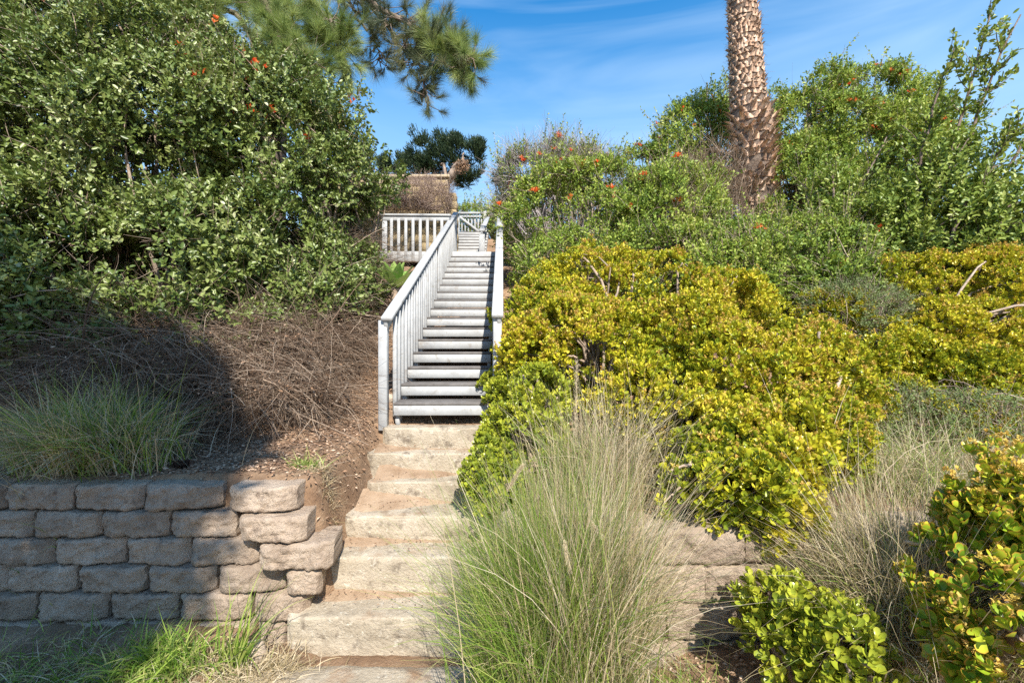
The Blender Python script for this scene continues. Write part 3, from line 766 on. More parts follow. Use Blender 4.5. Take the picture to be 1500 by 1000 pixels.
def shrub(name, label, cat, bl, seed, n, nleaf, stem, L, W, tpl, lm, base, twn=0, twmat='palebark', nbr=60, br=(.03, .006), up=.5, tilt=(.5, 1.2), jit=.6,
          gap=.42, gapscale=3., disp=.2, inner=.25, group=None, rosette=False, fl=0, flmat='flower', flsize=.06, bud=0, twl=(.15, .5), twr=.003, backkeep=.3, nscale=2.2, flzone=None, heads=None, shoots=0):
    r = np.random.default_rng(seed)
    B = blobs(bl)
    base = [on_ground(np.array(b, float), -.05) for b in base]
    root = thing(name, label, cat, base[0], 0, group)
    Pt, Nn = shell(r, B, n, inner, disp, nscale, gapscale, gap, seed, backkeep)
    if heads:
        k, sp, hi = heads
        tg = rdir(r, len(Pt) * k).reshape(len(Pt), k, 3); tg -= (tg * Nn[:, None]).sum(-1, keepdims=True) * Nn[:, None]
        q = Pt[:, None] + tg * sp + Nn[:, None] * (hi * (1 - (tg ** 2).sum(-1, keepdims=True))) + np.array((0, 0, 1)) * hi * .4
        hn = nrm(Nn[:, None] * .7 + tg * .7 + np.array((0, 0, .3)))
        Pt, Nn = q.reshape(-1, 3), hn.reshape(-1, 3)
    f = MB()
    tone = np.clip(fbm(Pt, 1.8, seed + 31) * 1.0 - .0 + r.uniform(-.35, .35, len(Pt)), 0, 1)
    sprigs(f, r, Pt, Nn, nleaf, stem, L, W, tpl, tilt, up, jit, tone, rosette=rosette)
    f.build('foliage', lm, root)
    tips = Pt[r.choice(len(Pt), min(nbr, len(Pt)), replace=False)]
    b = MB(); branches(b, r, base, tips, br[0], br[1])
    if twn:
        i = r.choice(len(Pt), twn)
        twigs(b, r, Pt[i] - Nn[i] * .08, Nn[i] + np.array((0, 0, .4)) + rdir(r, twn) * 1.1, r.uniform(*twl, twn), twr * r.uniform(.7, 1.6, twn), .5)
    if shoots:
        q = np.where((Nn[:, 2] > .25) | (np.abs(Nn[:, 0]) > .75))[0]; i = r.choice(q, shoots)
        pt = twigs(b, r, Pt[i], Nn[i] * .5 + np.array((0, 0, .9)) + rdir(r, shoots) * .5, r.uniform(.22, .6, shoots), .005, .35, 4, 4)
        k = 20; u = np.linspace(.1, 1, k) * 3.999; j = u.astype(int); fr = (u - j)[None, :, None]
        c = pt[:, j] * (1 - fr) + pt[:, j + 1] * fr; ax = nrm(pt[:, j + 1] - pt[:, j])
        sf = MB(); dd = nrm(ax.reshape(-1, 3) * .7 + rdir(r, shoots * k))
        sf.leaves(c.reshape(-1, 3), dd, rdir(r, shoots * k) + np.array((0, -.2, .6)), L * 1.1 * r.uniform(.6, 1.1, shoots * k), W * 1.1, tpl, r.uniform(.2, 1, shoots * k))
        sf.build('new_shoots', lm, root)
    b.build('branches', M[twmat], root, smooth=True)
    if fl:
        q = Pt; 
        if flzone is not None: 
            k = flzone(Pt); q = Pt[k]; qn = Nn[k]
        else: qn = Nn
        cam_side = (qn * nrm(np.array((0, 0, EYE)) - q)).sum(1) > -.1
        q, qn = q[cam_side], qn[cam_side]
        i = r.choice(len(q), min(fl, len(q)), replace=False); m = MB()
        cl = q[i] + qn[i] * .06 + np.array((0, 0, .03))
        flowers(m, r, (cl[:, None] + r.normal(size=(len(cl), 3, 3)) * .03).reshape(-1, 3), flsize)
        m.build('flowers', M[flmat], root)
    if bud:
        up_ = Nn[:, 2] > -.3; q = Pt[up_]; qn = Nn[up_]
        g = fbm(q, 2.0, seed + 55) ; pr = (smooth(g, .35, .6) + .12) * (qn[:, 2] > .1); pr /= pr.sum()
        i = r.choice(len(q), bud, p=pr); m = MB()
        cl = q[i] + qn[i] * .015 + np.array((0, 0, .035))
        cl = (cl[:, None] + r.normal(size=(len(cl), 4, 3)) * .016).reshape(-1, 3)
        sprigs(m, r, cl, np.tile(np.array((0, 0, 1.)), (len(cl), 1)), 6, .012, .016, .011, LEAFLO, tilt=(.1, 1.5))
        m.build('flower_buds', M['jadebud'], root)
    return root, Pt, Nn

# ------------------------------------------------------------------ left side: big shrub
left_blobs = [(60, 260, 5.7, 200, 200, 1.2), (230, 240, 5.8, 190, 180, 1.2), (380, 265, 6.1, 165, 165, 1.1), (462, 290, 6.6, 68, 115, .7), (462, 375, 6.4, 44, 60, .5), (480, 440, 5.9, 50, 45, .45), (330, 475, 4.7, 120, 48, .5), (180, 505, 4.4, 130, 40, .45), (400, 440, 5.1, 110, 45, .45), (250, 485, 4.6, 130, 40, .45), (110, 100, 6.6, 200, 110, 1.1),
              (255, 140, 6.7, 150, 95, 1.0), (400, 200, 6.9, 105, 80, .9), (110, 410, 4.9, 190, 110, .8), (300, 400, 5.1, 180, 100, .8), (430, 400, 5.8, 120, 85, .7), (40, 480, 4.5, 150, 60, .5), (-150, 250, 6.0, 150, 260, 1.2),
              (-120, 450, 4.9, 120, 120, .8), (20, 60, 6.4, 120, 90, 1.0), (200, 470, 4.6, 120, 50, .5)]
root, lp, ln = shrub('evergreen_shrub', 'huge dense green shrub on the left bank, with leathery leaves and orange blossoms on top', 'shrub',
      left_blobs, 1, 15000, 7, .11, .054, .029, LEAF, M['shrubleaf'], [(-3.8, 5.4, 0), (-2.6, 5.3, 0), (-4.8, 5.8, 0), (-2.2, 6.1, 0)],
      heads=(4, .11, .05), shoots=260, twn=9000, nbr=170, br=(.026, .004), up=.35, gap=.49, disp=.46, gapscale=2.8, inner=.3, twl=(.12, .45), twr=.003,
      fl=110, flsize=.05, flzone=lambda p: (p[:, 2] > 4.3 + .35 * (p[:, 0] < -4)) & (p[:, 0] > -6.5) & (noise3(p, 1.2, 4) > .42))

# dead brush under the big shrub
r = np.random.default_rng(8)
brush = thing('dead_brush', 'tangle of bare dead branches under the big shrub beside the dirt slope', 'brush', (-1.9, 4.9, 1.3))
n = 17000
bb = blobs([(300, 575, 4.0, 200, 50, .5), (400, 530, 4.5, 100, 60, .5), (230, 520, 4.3, 160, 50, .5), (140, 560, 4.1, 130, 40, .4), (425, 545, 4.5, 50, 40, .4), (250, 520, 4.7, 230, 70, .7), (415, 500, 5.0, 100, 70, .6), (480, 440, 5.9, 55, 80, .6), (500, 500, 5.2, 40, 40, .35), (360, 560, 4.5, 120, 50, .5), (100, 500, 4.6, 140, 60, .5), (520, 400, 6.4, 45, 70, .5)])
Pt, Nn = shell(r, bb, n, .5, .1, 2, 2, .3, 3, 1)
m = MB(); twigs(m, r, Pt, Nn * .3 + rdir(r, n) * np.array((1, .7, .6)) + np.array((.1, -.1, -.15)), r.uniform(.15, .75, n), r.uniform(.0012, .0036, n), .8, 5, 3, .2)
m.build('twigs', M['deadtwig'], brush)
m = MB(); i = r.choice(len(Pt), 2600); m.leaves(Pt[i] + r.normal(size=(2600, 3)) * .05, rdir(r, 2600), rdir(r, 2600), r.uniform(.015, .045, 2600), .016, LEAF, r.uniform(0, 1, 2600)); m.build('dead_leaves', M['litter'], brush)
m = MB(); i = r.choice(len(Pt), 260); tp = twigs(m, r, Pt[i], rdir(r, 260) * np.array((1, .7, .5)), r.uniform(.3, .8, 260), r.uniform(.005, .010, 260), .7, 6, 5, .1)
for q_ in (2, 3, 4): twigs(m, r, tp[:, q_], rdir(r, 260) + nrm(tp[:, q_ + 1] - tp[:, q_]) * .9, r.uniform(.1, .35, 260), .003, .5, 4, 4)
m.build('forked_twigs', M['deadtwig'], brush)
m = MB()
tips = Pt[r.choice(len(Pt), 90)]; branches(m, r, [(-2.9, 5.2, 1.4), (-2.3, 5.4, 1.6), (-1.9, 5.8, 1.9), (-3.6, 5.2, 1.4)], tips, .026, .006, 8, .05)
def limb(pp, r0, r1): 
    pts = np.array([P(*q) for q in pp]); k = np.linspace(0, len(pts) - 1, 14)
    pts = np.stack([np.interp(k, range(len(pts)), pts[:, a]) for a in range(3)], -1)
    m.tube(pts, np.linspace(r0, r1, 14), 7, .8)
limb([(320, 450, 4.9), (345, 480, 4.75), (400, 495, 4.5), (440, 512, 4.4), (466, 531, 4.35)], .022, .012)
limb([(310, 530, 4.6), (325, 500, 4.6), (345, 485, 4.55), (385, 490, 4.5)], .022, .012)
limb([(335, 418, 5.0), (350, 418, 4.9), (392, 432, 4.8), (420, 440, 4.8)], .016, .008)
limb([(380, 245, 5.1), (388, 262, 5.05), (396, 285, 5.1)], .024, .018)
m.build('branches', M['palebark'], brush, smooth=True)

# ------------------------------------------------------------------ pine (upper left)
def needles(mb, r, Pt, A, n=90, L=.26, wd=.004, spread=(.15, 1.1), tone=None):
    k = len(Pt)
    az = r.uniform(0, 6.28, (k, n)); tl = r.uniform(*spread, (k, n))
    B = rand_perp(r, A); Cc = np.cross(A, B)
    rad = B[:, None] * np.cos(az)[..., None] + Cc[:, None] * np.sin(az)[..., None]
    D = A[:, None] * np.cos(tl)[..., None] + rad * np.sin(tl)[..., None]
    base = Pt[:, None] + A[:, None] * r.uniform(-.10, .06, (k, n))[..., None]
    tone = r.uniform(0, 1, k) if tone is None else tone
    rv = np.clip(tone[:, None] * .6 + r.uniform(0, .4, (k, n)), 0, 1)
    mb.leaves(base.reshape(-1, 3), D.reshape(-1, 3), rdir(r, k * n), (L * r.uniform(.7, 1.15, (k, n))).ravel(), wd, NEEDLE, rv.ravel())

r = np.random.default_rng(21)
pine = thing('pine_tree', 'tall pine with long drooping needles above the left shrub, one bough reaching over the stairs', 'pine tree', (-4.9, 9.2, 3.4))
m = MB()
tr = np.array([(-4.9, 9.2, 3.3), (-4.8, 9.1, 5.5), (-4.55, 8.9, 7.5), (-4.5, 8.7, 9.5), (-4.7, 8.8, 11.5), (-4.6, 8.8, 13)])
m.tube(tr, [.30, .26, .22, .18, .12, .05], 10, .3); m.build('trunk', M['bark'], pine, smooth=True)
m = MB(); Pn, An = [], []; Pd, Ad = [], []
def bough(pts, r0, r1, k, dark, spreadr, hang=.0, sub=1.0):
    """limb along points (px,py,d) with twigs ending in tufts"""
    q = np.array([P(*a) if len(a) == 3 else a[1:] for a in pts]); s = np.linspace(0, len(q) - 1, 20)
    q = np.stack([np.interp(s, range(len(q)), q[:, a]) for a in range(3)], -1)
    q[1:-1] += r.normal(size=q[1:-1].shape) * .03
    m.tube(q, np.linspace(r0, r1, 20), 7, .3)
    t = r.uniform(.15, 1, k); idx = (t * 19).astype(int); b = q[idx]
    d = nrm(rdir(r, k) + np.array((.1, 0, -hang)))
    e = b + d * (spreadr * r.uniform(.3, 1, k) * sub)[:, None]
    mid = (b + e) / 2 + r.normal(size=b.shape) * .05
    m.tubes(np.stack([b, mid, e], 1), np.tile(np.array((.012, .008, .005)), (k, 1)), 4, r.uniform(0, 1, k))
    A = nrm(e - mid + np.array((0, 0, .05)))
    (Pd if dark else Pn).append(e); (Ad if dark else An).append(A)
    return q
D = 8.2
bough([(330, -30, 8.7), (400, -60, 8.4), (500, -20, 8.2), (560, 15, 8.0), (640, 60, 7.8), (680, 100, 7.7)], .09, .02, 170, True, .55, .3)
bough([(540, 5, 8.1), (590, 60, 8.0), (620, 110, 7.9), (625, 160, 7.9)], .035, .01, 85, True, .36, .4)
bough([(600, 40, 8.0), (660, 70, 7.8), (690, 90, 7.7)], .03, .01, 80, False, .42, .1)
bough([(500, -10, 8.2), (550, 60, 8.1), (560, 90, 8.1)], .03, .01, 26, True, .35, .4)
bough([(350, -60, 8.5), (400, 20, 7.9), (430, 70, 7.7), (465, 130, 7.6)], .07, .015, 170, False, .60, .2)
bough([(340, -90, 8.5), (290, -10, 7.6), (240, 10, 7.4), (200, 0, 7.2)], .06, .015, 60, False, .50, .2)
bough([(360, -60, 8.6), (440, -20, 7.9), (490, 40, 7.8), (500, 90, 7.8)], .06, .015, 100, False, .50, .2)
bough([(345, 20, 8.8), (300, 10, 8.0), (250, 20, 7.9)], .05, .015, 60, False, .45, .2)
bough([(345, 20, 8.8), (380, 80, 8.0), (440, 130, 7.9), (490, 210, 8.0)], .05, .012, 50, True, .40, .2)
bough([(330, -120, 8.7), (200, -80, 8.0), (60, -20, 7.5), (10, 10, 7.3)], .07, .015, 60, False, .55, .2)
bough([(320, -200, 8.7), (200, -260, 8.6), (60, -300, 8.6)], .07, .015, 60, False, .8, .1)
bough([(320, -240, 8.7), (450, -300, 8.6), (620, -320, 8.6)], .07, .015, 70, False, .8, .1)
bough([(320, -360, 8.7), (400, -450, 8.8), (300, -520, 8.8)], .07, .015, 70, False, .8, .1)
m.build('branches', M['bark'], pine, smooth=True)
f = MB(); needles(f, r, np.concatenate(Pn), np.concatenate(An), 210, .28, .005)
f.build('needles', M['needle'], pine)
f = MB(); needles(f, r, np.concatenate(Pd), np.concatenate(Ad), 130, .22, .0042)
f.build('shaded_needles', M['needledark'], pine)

# juniper behind the wall
def juniper(label, bl, trunk, seed, n, base, group=None):
    r = np.random.default_rng(seed)
    root = thing('juniper_tree', label, 'juniper tree', base, 0, group)
    Pt, Nn = shell(r, blobs(bl), n, .3, .22, 3.4, 3.2, .44, seed, .5, minz=-5)
    f = MB(); sprigs(f, r, Pt, Nn * .7 + np.array((-.35, 0, .1)), 12, .20, .055, .02, LEAFLO, (.1, .5), .7, .4)
    f.build('foliage', M['darkleaf'], root)
    m = MB()
    for pts, r0, r1 in trunk:
        q = np.array([P(*a) for a in pts]); s = np.linspace(0, len(q) - 1, 16)
        q = np.stack([np.interp(s, range(len(q)), q[:, a]) for a in range(3)], -1)
        q[1:-1] += r.normal(size=q[1:-1].shape) * .025
        m.tube(q, np.linspace(r0, r1, 16), 8, .9)
    m.build('trunk', M['bark'], root, smooth=True)
    return root, r
J = 14.8
jr, r = juniper('dark green wind-bent juniper with a leaning pale trunk above the block wall', [(600, 246, J, 40, 9, .4), (575, 240, J, 12, 9, .3), (608, 220, J, 8, 18, .25), (630, 240, J, 30, 12, .3), (628, 230, J, 20, 15, .4), (652, 232, J, 26, 18, .4), (668, 220, J, 13, 18, .35), (690, 225, J, 16, 16, .4), (694, 250, J, 10, 16, .3), (680, 262, J, 10, 10, .3), (578, 236, J, 13, 7, .25), (622, 214, J, 7, 15, .25), (612, 205, J, 5, 8, .2), (652, 208, J, 9, 10, .25), (702, 215, J, 6, 8, .2)],
        [([(642, 330, 14.2), (655, 266, 14.2), (664, 252, 14.1), (678, 240, 14.1)], .16, .12), ([(655, 266, 14.2), (650, 240, 14.5), (620, 232, J), (590, 240, J)],   .06, .02), ([(675, 245, 14.2), (680, 225, J)], .05, .02)], 31, 6500, P(642, 340, 14.2))
m = MB(); q = P(677, 243, 13.9); pts = q + rdir(r, 500) * np.array((.26, .16, .24)) * r.uniform(.2, 1, (500, 1))
m.leaves(pts, rdir(r, 500), rdir(r, 500), .09, .02, LEAFLO, r.uniform(0, 1, 500)); m.build('dead_foliage', M['litter'], jr)
juniper('small dark conifer top showing between the left shrub and the coping', [(522, 232, 11.8, 16, 30, .4), (505, 250, 11.8, 24, 30, .4), (534, 245, 11.8, 12, 12, .3)], [([(508, 330, 12), (510, 240, 12)], .07, .03)], 32, 500, P(510, 340, 12))

# brown thicket hanging on the garden wall
r = np.random.default_rng(33)
th = thing('dry_vine_thicket', 'brown leafless vine thicket spilling over the block wall behind the landing', 'vine', (-2.6, 11.0, 4.3))
n = 5200
Pt, Nn = shell(r, blobs([(600, 286, 10.95, 50, 17, .24), (550, 284, 10.9, 40, 18, .24), (640, 288, 11.0, 22, 16, .2), (575, 298, 10.95, 65, 8, .2), (570, 280, 11, 22, 12, .2)]), n, .35, .3, 3, 3, .3, 4, .3)
m = MB(); twigs(m, r, Pt, Nn * .6 + rdir(r, n) * .8 + np.array((0, -.1, .25)), r.uniform(.06, .32, n), r.uniform(.002, .0055, n), .8, 4, 3, -.1)
m.build('twigs', M['vinetwig'], th)

# agave
r = np.random.default_rng(40)
ag = P(579, 436, 5.9)
agv = thing('agave', 'pale green agave rosette beside the landing, next to the left handrail', 'agave', ag)
f = MB(); m = MB()
for i in range(20):
    az = i * 2.4; tl = .2 + .9 * (i / 20)
    D = np.array((math.cos(az) * math.sin(tl), math.sin(az) * math.sin(tl), math.cos(tl))); L = .54 * (.7 + .3 * (i / 20))
    t = np.linspace(0, 1, 9); pts = ag + np.array((0, 0, .10)) + L * (D[None] * t[:, None] + np.array((0, 0, -.25)) * (t ** 2)[:, None] * math.sin(tl))
    sd = nrm(np.cross(D, np.array((0, 0, 1.)))); wv = .068 * np.sin(np.pi * np.clip(t * .82 + .16, 0, 1)) ** .9
    upv = nrm(np.cross(sd, D)) * .02
    V = np.stack([pts + sd * wv[:, None] + upv, pts, pts - sd * wv[:, None] + upv], 1).reshape(-1, 3)
    q = [(a * 3 + b, a * 3 + b + 1, a * 3 + b + 4, a * 3 + b + 3) for a in range(8) for b in range(2)]
    f.add(V, q, r.uniform())
f.build('leaves', M['agave'], agv, smooth=True)
m.tube([ag - np.array((0, 0, .6)), ag + np.array((0, 0, .12))], [.06, .05], 8); m.build('stem', M['palebark'], agv)

# ------------------------------------------------------------------ right side hedge
vine = dict(twmat='palebark', jit=.9, up=.5, heads=(3, .09, .04), shoots=130, group='orange flowering shrubs on the right bank')
shrub('honeysuckle_shrub', 'orange flowering shrub against the sky right of the gate, its grey stems showing through', 'shrub',
      [(775, 262, 9.4, 50, 34, .6), (830, 262, 9.5, 60, 38, .6), (870, 270, 9.3, 40, 36, .6), (745, 300, 9.4, 22, 26, .4)], 51, 430, 7, .12, .055, .026, LEAFLO, M['vineleaf'], [(.8, 9.5, 0), (1.3, 9.5, 0)],
      twn=4200, nbr=170, br=(.02, .004), gap=.52, fl=30, twl=(.2, .6), twr=.0035, disp=.25, flzone=lambda p: p[:, 2] > 4.9, **dict(vine, twmat='greytwig'))
shrub('honeysuckle_shrub', 'bright green spreading vine shrub between the right handrail and the palm', 'shrub',
      [(800, 330, 7.6, 60, 60, .7), (880, 320, 7.4, 90, 75, .8), (960, 330, 7.2, 80, 70, .8), (920, 290, 7.9, 80, 50, .7), (1000, 300, 7.6, 50, 50, .5), (850, 390, 6.6, 90, 40, .6), (990, 390, 6.3, 90, 50, .6)], 52, 4200, 8, .12, .048, .024, LEAFLO, M['vineleaf'],
      [(1.2, 7.4, 0), (2.2, 7.2, 0), (1.8, 6.6, 0)], twn=3200, nbr=160, br=(.015, .003), gap=.54, disp=.42, fl=22, twl=(.15, .5), twr=.003, **vine)
shrub('honeysuckle_shrub', 'tall green shrub with faded reddish tips rising left of the palm trunk', 'shrub',
      [(1010, 205, 9.6, 50, 42, .8), (1045, 188, 9.8, 44, 48, .8), (985, 240, 9.2, 42, 40, .6), (1060, 240, 9.4, 60, 60, .8), (945, 228, 9.2, 30, 14, .3)], 53, 1500, 7, .14, .06, .028, LEAFLO, M['vineleaf'], [(3.4, 9.6, 0), (4.0, 9.6, 0)],
      twn=500, nbr=80, br=(.03, .005), gap=.46, fl=26, flsize=.04, disp=.35, flzone=lambda p: p[:, 2] > 5.6, **vine)
shrub('honeysuckle_shrub', 'broad green shrub dotted with orange blossoms on the skyline right of the palm trunk', 'shrub',
      [(1180, 200, 9.0, 70, 70, 1.0), (1260, 180, 9.2, 80, 70, 1.0), (1240, 240, 8.6, 120, 80, 1.0), (1160, 290, 8.2, 60, 70, .8), (1330, 220, 9.0, 60, 60, .8), (1290, 300, 8.0, 110, 80, .8), (1200, 330, 7.6, 90, 60, .7)], 54, 5600, 8, .13, .056, .028, LEAFLO, M['vineleaf'],
      [(5.8, 9, 0), (6.6, 8.6, 0), (7.2, 9, 0)], twn=2400, nbr=150, br=(.02, .004), gap=.53, fl=90, flsize=.045, disp=.42, flzone=lambda p: p[:, 2] > 5.2, **vine)
shrub('honeysuckle_shrub', 'low fresh green shrub with orange blossoms at the foot of the palm trunk', 'shrub',
      [(1090, 370, 6.4, 80, 36, .5), (1180, 370, 6.3, 80, 40, .5), (1130, 410, 5.8, 100, 50, .5), (1230, 440, 5.6, 70, 60, .5), (1220, 380, 6.2, 70, 40, .5)], 55, 2300, 8, .11, .044, .024, LEAFLO, M['vineleaf'],
      [(3.3, 6.4, 0), (4, 6.2, 0)], twn=1500, nbr=90, br=(.015, .003), gap=.46, fl=14, flsize=.06, **vine)
shrub('hedge', 'low green hedge behind the picket gate and beside the upper stairs', 'hedge',
      [(690, 322, 15, 30, 15, .6), (735, 325, 14, 30, 22, .6), (770, 330, 13, 30, 22, .6), (748, 350, 10.5, 13, 36, .4)], 58, 800, 7, .14, .06, .03, LEAFLO, M['vineleaf'], [(-.6, 14.5, 0), (.2, 11, 0)],
      twn=700, nbr=60, br=(.02, .005), gap=.36, **dict(vine, group=None))
# dry twiggy shrub left of the palm
r = np.random.default_rng(56)
dt = thing('dry_bramble', 'bare pale bramble of thin stems left of the palm trunk base', 'bramble', on_ground(np.array((3.2, 7.2, 0.))))
n = 3200
Pt, Nn = shell(r, blobs([(1040, 280, 7.6, 50, 60, .5), (1020, 340, 7.0, 60, 45, .5), (1060, 330, 7.2, 40, 50, .5)]), n, .5, .15, 2, 2, .3, 4, .6)
m = MB(); twigs(m, r, Pt, rdir(r, n) * np.array((.8, .8, 1)) + np.array((-.1, 0, .5)), r.uniform(.15, .7, n), r.uniform(.002, .0045, n), .6, 4, 3, .1)
m.build('twigs', M['deadtwig'], dt)
# grey small-leaved shrubs between the jades
shrub('grey_shrub', 'small-leaved grey green shrub between the two yellow jade plants', 'shrub',
      [(1240, 470, 4.9, 60, 70, .4), (1310, 640, 3.9, 50, 40, .3), (1330, 480, 5.0, 50, 50, .4), (1330, 640, 3.8, 90, 50, .4), (1440, 640, 3.6, 90, 60, .4)], 57, 3800, 7, .07, .022, .011, LEAFLO, M['greyleaf'],
      [(3.6, 4.9, 0), (3.5, 4.2, 0)], twn=2200, nbr=120, br=(.012, .003), gap=.36, twl=(.08, .3), twr=.0016, up=.6, jit=1)

# tall leafy shrub at the right edge: stems with leaves along them
r = np.random.default_rng(60)
ts = thing('tall_shrub', 'tall upright leafy shrub reaching the top right corner of the view', 'shrub', on_ground(np.array((6.0, 6.4, 0.))))
m = MB(); f = MB(); LP, LA = [], []
def stem(a, b, r0, nb, lsub, dens=26, curve=.12):
    a = np.array(a, float); b = np.array(b, float); t = np.linspace(0, 1, 14)[:, None]
    L = np.linalg.norm(b - a); o = rdir(r, 1)[0] * curve * L
    q = a + (b - a) * t + o * np.sin(t * np.pi) * .6 + r.normal(size=(14, 3)) * .012 * L * .3
    m.tube(q, np.linspace(r0, max(.004, r0 * .25), 14), 6, r.uniform())
    ax = nrm(b - a)
    for k in range(nb):
        s = r.uniform(.2, .97); j = int(s * 13); d = nrm(ax * .9 + rdir(r, 1)[0] * .8 + np.array((0, 0, .25))); l = lsub * r.uniform(.5, 1.1) * (1.1 - .6 * s)
        e = q[j] + d * l; tt = np.linspace(0, 1, 7)[:, None]; w_ = q[j] + (e - q[j]) * tt + rdir(r, 1)[0] * .1 * l * np.sin(tt * 3.1)
        m.tube(w_, np.linspace(.007, .003, 7), 4, r.uniform())
        kk = int(dens * l / .5) + 4
        u = r.uniform(.1, 1.0, kk); LP.append(q[j] + (e - q[j]) * u[:, None] + r.normal(size=(kk, 3)) * .02); LA.append(np.tile(d, (kk, 1)))
    kk = int(dens * .8 * L); u = r.uniform(.25, 1, kk); LP.append(q[(u * 13).astype(int)] + r.normal(size=(kk, 3)) * .02); LA.append(np.tile(ax, (kk, 1)))
g0 = lambda px, py, d: P(px, py, d)
ST = [((1330, 430, 6.2), (1400, 60, 6.0), 12), ((1340, 440, 6.2), (1460, -10, 5.9), 14), ((1380, 430, 6.0), (1495, 20, 5.6), 14), ((1350, 430, 6.0), (1560, 60, 5.6), 12), ((1240, 430, 6.4), (1300, 200, 6.4), 12),
      ((1250, 440, 6.4), (1220, 240, 6.6), 10), ((1260, 440, 6.2), (1360, 170, 6.2), 12), ((1160, 420, 6.6), (1180, 260, 6.8), 10), ((1300, 440, 5.8), (1420, 200, 5.7), 12),
      ((1380, 400, 5.6), (1500, 180, 5.2), 12), ((1360, 440, 5.6), (1480, 300, 5.2), 12), ((1420, 440, 5.4), (1560, 200, 5.2), 12), ((1330, 330, 6.0), (1350, 250, 6.0), 10), ((1200, 430, 6.2), (1130, 320, 6.6), 8), ((1400, 440, 5.6), (1440, 350, 5.4), 10)]
for a, b, nb in ST:
    stem(P(*a), P(*b), .030, int(nb * 1.7), .62, 34)
m.tube([P(1530, 300, 5.2), P(1470, 345, 5.2), P(1430, 400, 5.3), P(1400, 460, 5.4)], [.05, .045, .05, .06], 8, .3)
bl = blobs([(1330, 350, 6.0, 90, 70, .5), (1420, 360, 5.6, 90, 60, .5), (1250, 360, 6.4, 80, 60, .5), (1480, 340, 5.3, 60, 70, .4), (1380, 280, 6.0, 70, 70, .5), (1620, 350, 5.6, 110, 110, .8), (1800, 370, 5.8, 120, 120, .9)])
Pt, Nn = shell(r, bl, 5600, .4, .25, 2.2, 2.4, .44, 61, .5); 
sprigs(f, r, Pt, Nn, 7, .16, .060, .030, LEAF, (.5, 1.2), .7, .7)
LPc = np.concatenate(LP); LAc = nrm(np.concatenate(LA) + rdir(r, len(LPc)) * 1.0)
f.leaves(LPc, LAc, rdir(r, len(LPc)) + np.array((0, -.3, .6)), .068 * r.uniform(.7, 1.2, len(LPc)), .033, LEAF, np.clip(fbm(LPc, 3, 4) + r.uniform(-.3, .3, len(LPc)), 0, 1))
m.build('stems', M['bark'], ts, smooth=True); f.build('foliage', M['bigleaf'], ts)

# ------------------------------------------------------------------ palm
r = np.random.default_rng(70)
PD = 8.0
pal = thing('palm_tree', 'palm trunk with shaggy old leaf bases rising out of the right hand shrubs', 'palm tree', on_ground(P(1112, 400, PD)))
cent = [(1112, 430), (1112, 330), (1106, 250), (1102, 190), (1096, 150), (1092, 90), (1087, 0), (1080, -100), (1072, -230)]
wid = [52, 50, 62, 66, 56, 52, 44, 42, 42]
q = np.array([P(a, b, PD) for a, b in cent]); zz = np.linspace(q[0, 2], q[-1, 2], 70)
cx = np.interp(zz, q[:, 2], q[:, 0]); rad = np.interp(zz, q[:, 2], np.array(wid) * PD / F / 2) * .90
m = MB(); m.tube(np.stack([cx, np.full(70, PD), zz], -1), rad * .90, 24, .2); m.build('trunk', M['bark'], pal, smooth=True)
m = MB(); fib = MB()
nrows = 78; hz0 = q[0, 2] + .35
zc = hz0
row = 0
while zc < q[-1, 2]:
    R_ = np.interp(zc, q[:, 2], rad if False else np.interp(q[:, 2], zz, rad)); cxx = np.interp(zc, zz, cx)
    zpx = HZ - (zc - EYE) * F / PD
    boots = 172 < zpx < 300
    sc = 1.0 if boots else .62
    nper = 11 if boots else 15
    for i in range(nper):
        a = (i + .5 * (row % 2)) * 2 * math.pi / nper + r.uniform(-.09, .09)
        if r.uniform() < .12: continue
        o = np.array((math.cos(a), math.sin(a), 0)); tang = np.array((-math.sin(a), math.cos(a), 0))
        w_ = 2 * math.pi * R_ / nper * r.uniform(.95, 1.3); h = .16 * sc * r.uniform(.6, 1.3); out = (r.uniform(.07, .20) if boots else r.uniform(.02, .065))
        if zpx > 300: out = r.uniform(.015, .05)
        b = np.array((cxx, PD, zc + r.uniform(-.02, .02))) + o * R_ * .88
        side = r.uniform(-.4, .4)
        tt = np.array((0, .3, .6, .85, 1.0))
        for sg in (-1, 1):
            tip = r.uniform(.6, 1.25); oo = out * r.uniform(.6, 1.3); sp = r.uniform(.15, .5)
            V = []
            for t_ in tt:
                wq = w_ * .62 * (1 - t_ ** 1.7) + .003
                c = b + o * (oo * t_ ** 1.6 + .01) + np.array((0, 0, h * tip * (t_ - .25 * t_ ** 3))) + tang * (sg * w_ * (.22 + sp * .6 * t_) + side * h * t_ * .5)
                V += [c - tang * wq / 2, c + o * .012 * (1 - t_), c + tang * wq / 2, c - o * .010]
            qd = []
            for k in range(4):
                for jj_ in range(4):
                    qd.append((k * 4 + jj_, k * 4 + (jj_ + 1) % 4, k * 4 + 4 + (jj_ + 1) % 4, k * 4 + 4 + jj_))
            m.add(np.array(V), qd, r.uniform())
    nf = 36
    a = r.uniform(0, 6.28, nf); o = np.stack([np.cos(a), np.sin(a), 0 * a], -1); tg = np.stack([-np.sin(a), np.cos(a), 0 * a], -1)
    twigs(fib, r, np.array((cxx, PD, zc)) + o * R_ * .93, o * .35 + tg * r.uniform(-1, 1, (nf, 1)) + np.array((0, 0, -.3)) + r.normal(size=(nf, 3)) * .3, r.uniform(.05, .16, nf), .0022, .8, 3, 3)
    zc += .125 if boots else .088; row += 1
m.build('leaf_bases', M['palm'], pal); fib.build('fibres', M['palmfibre'], pal)
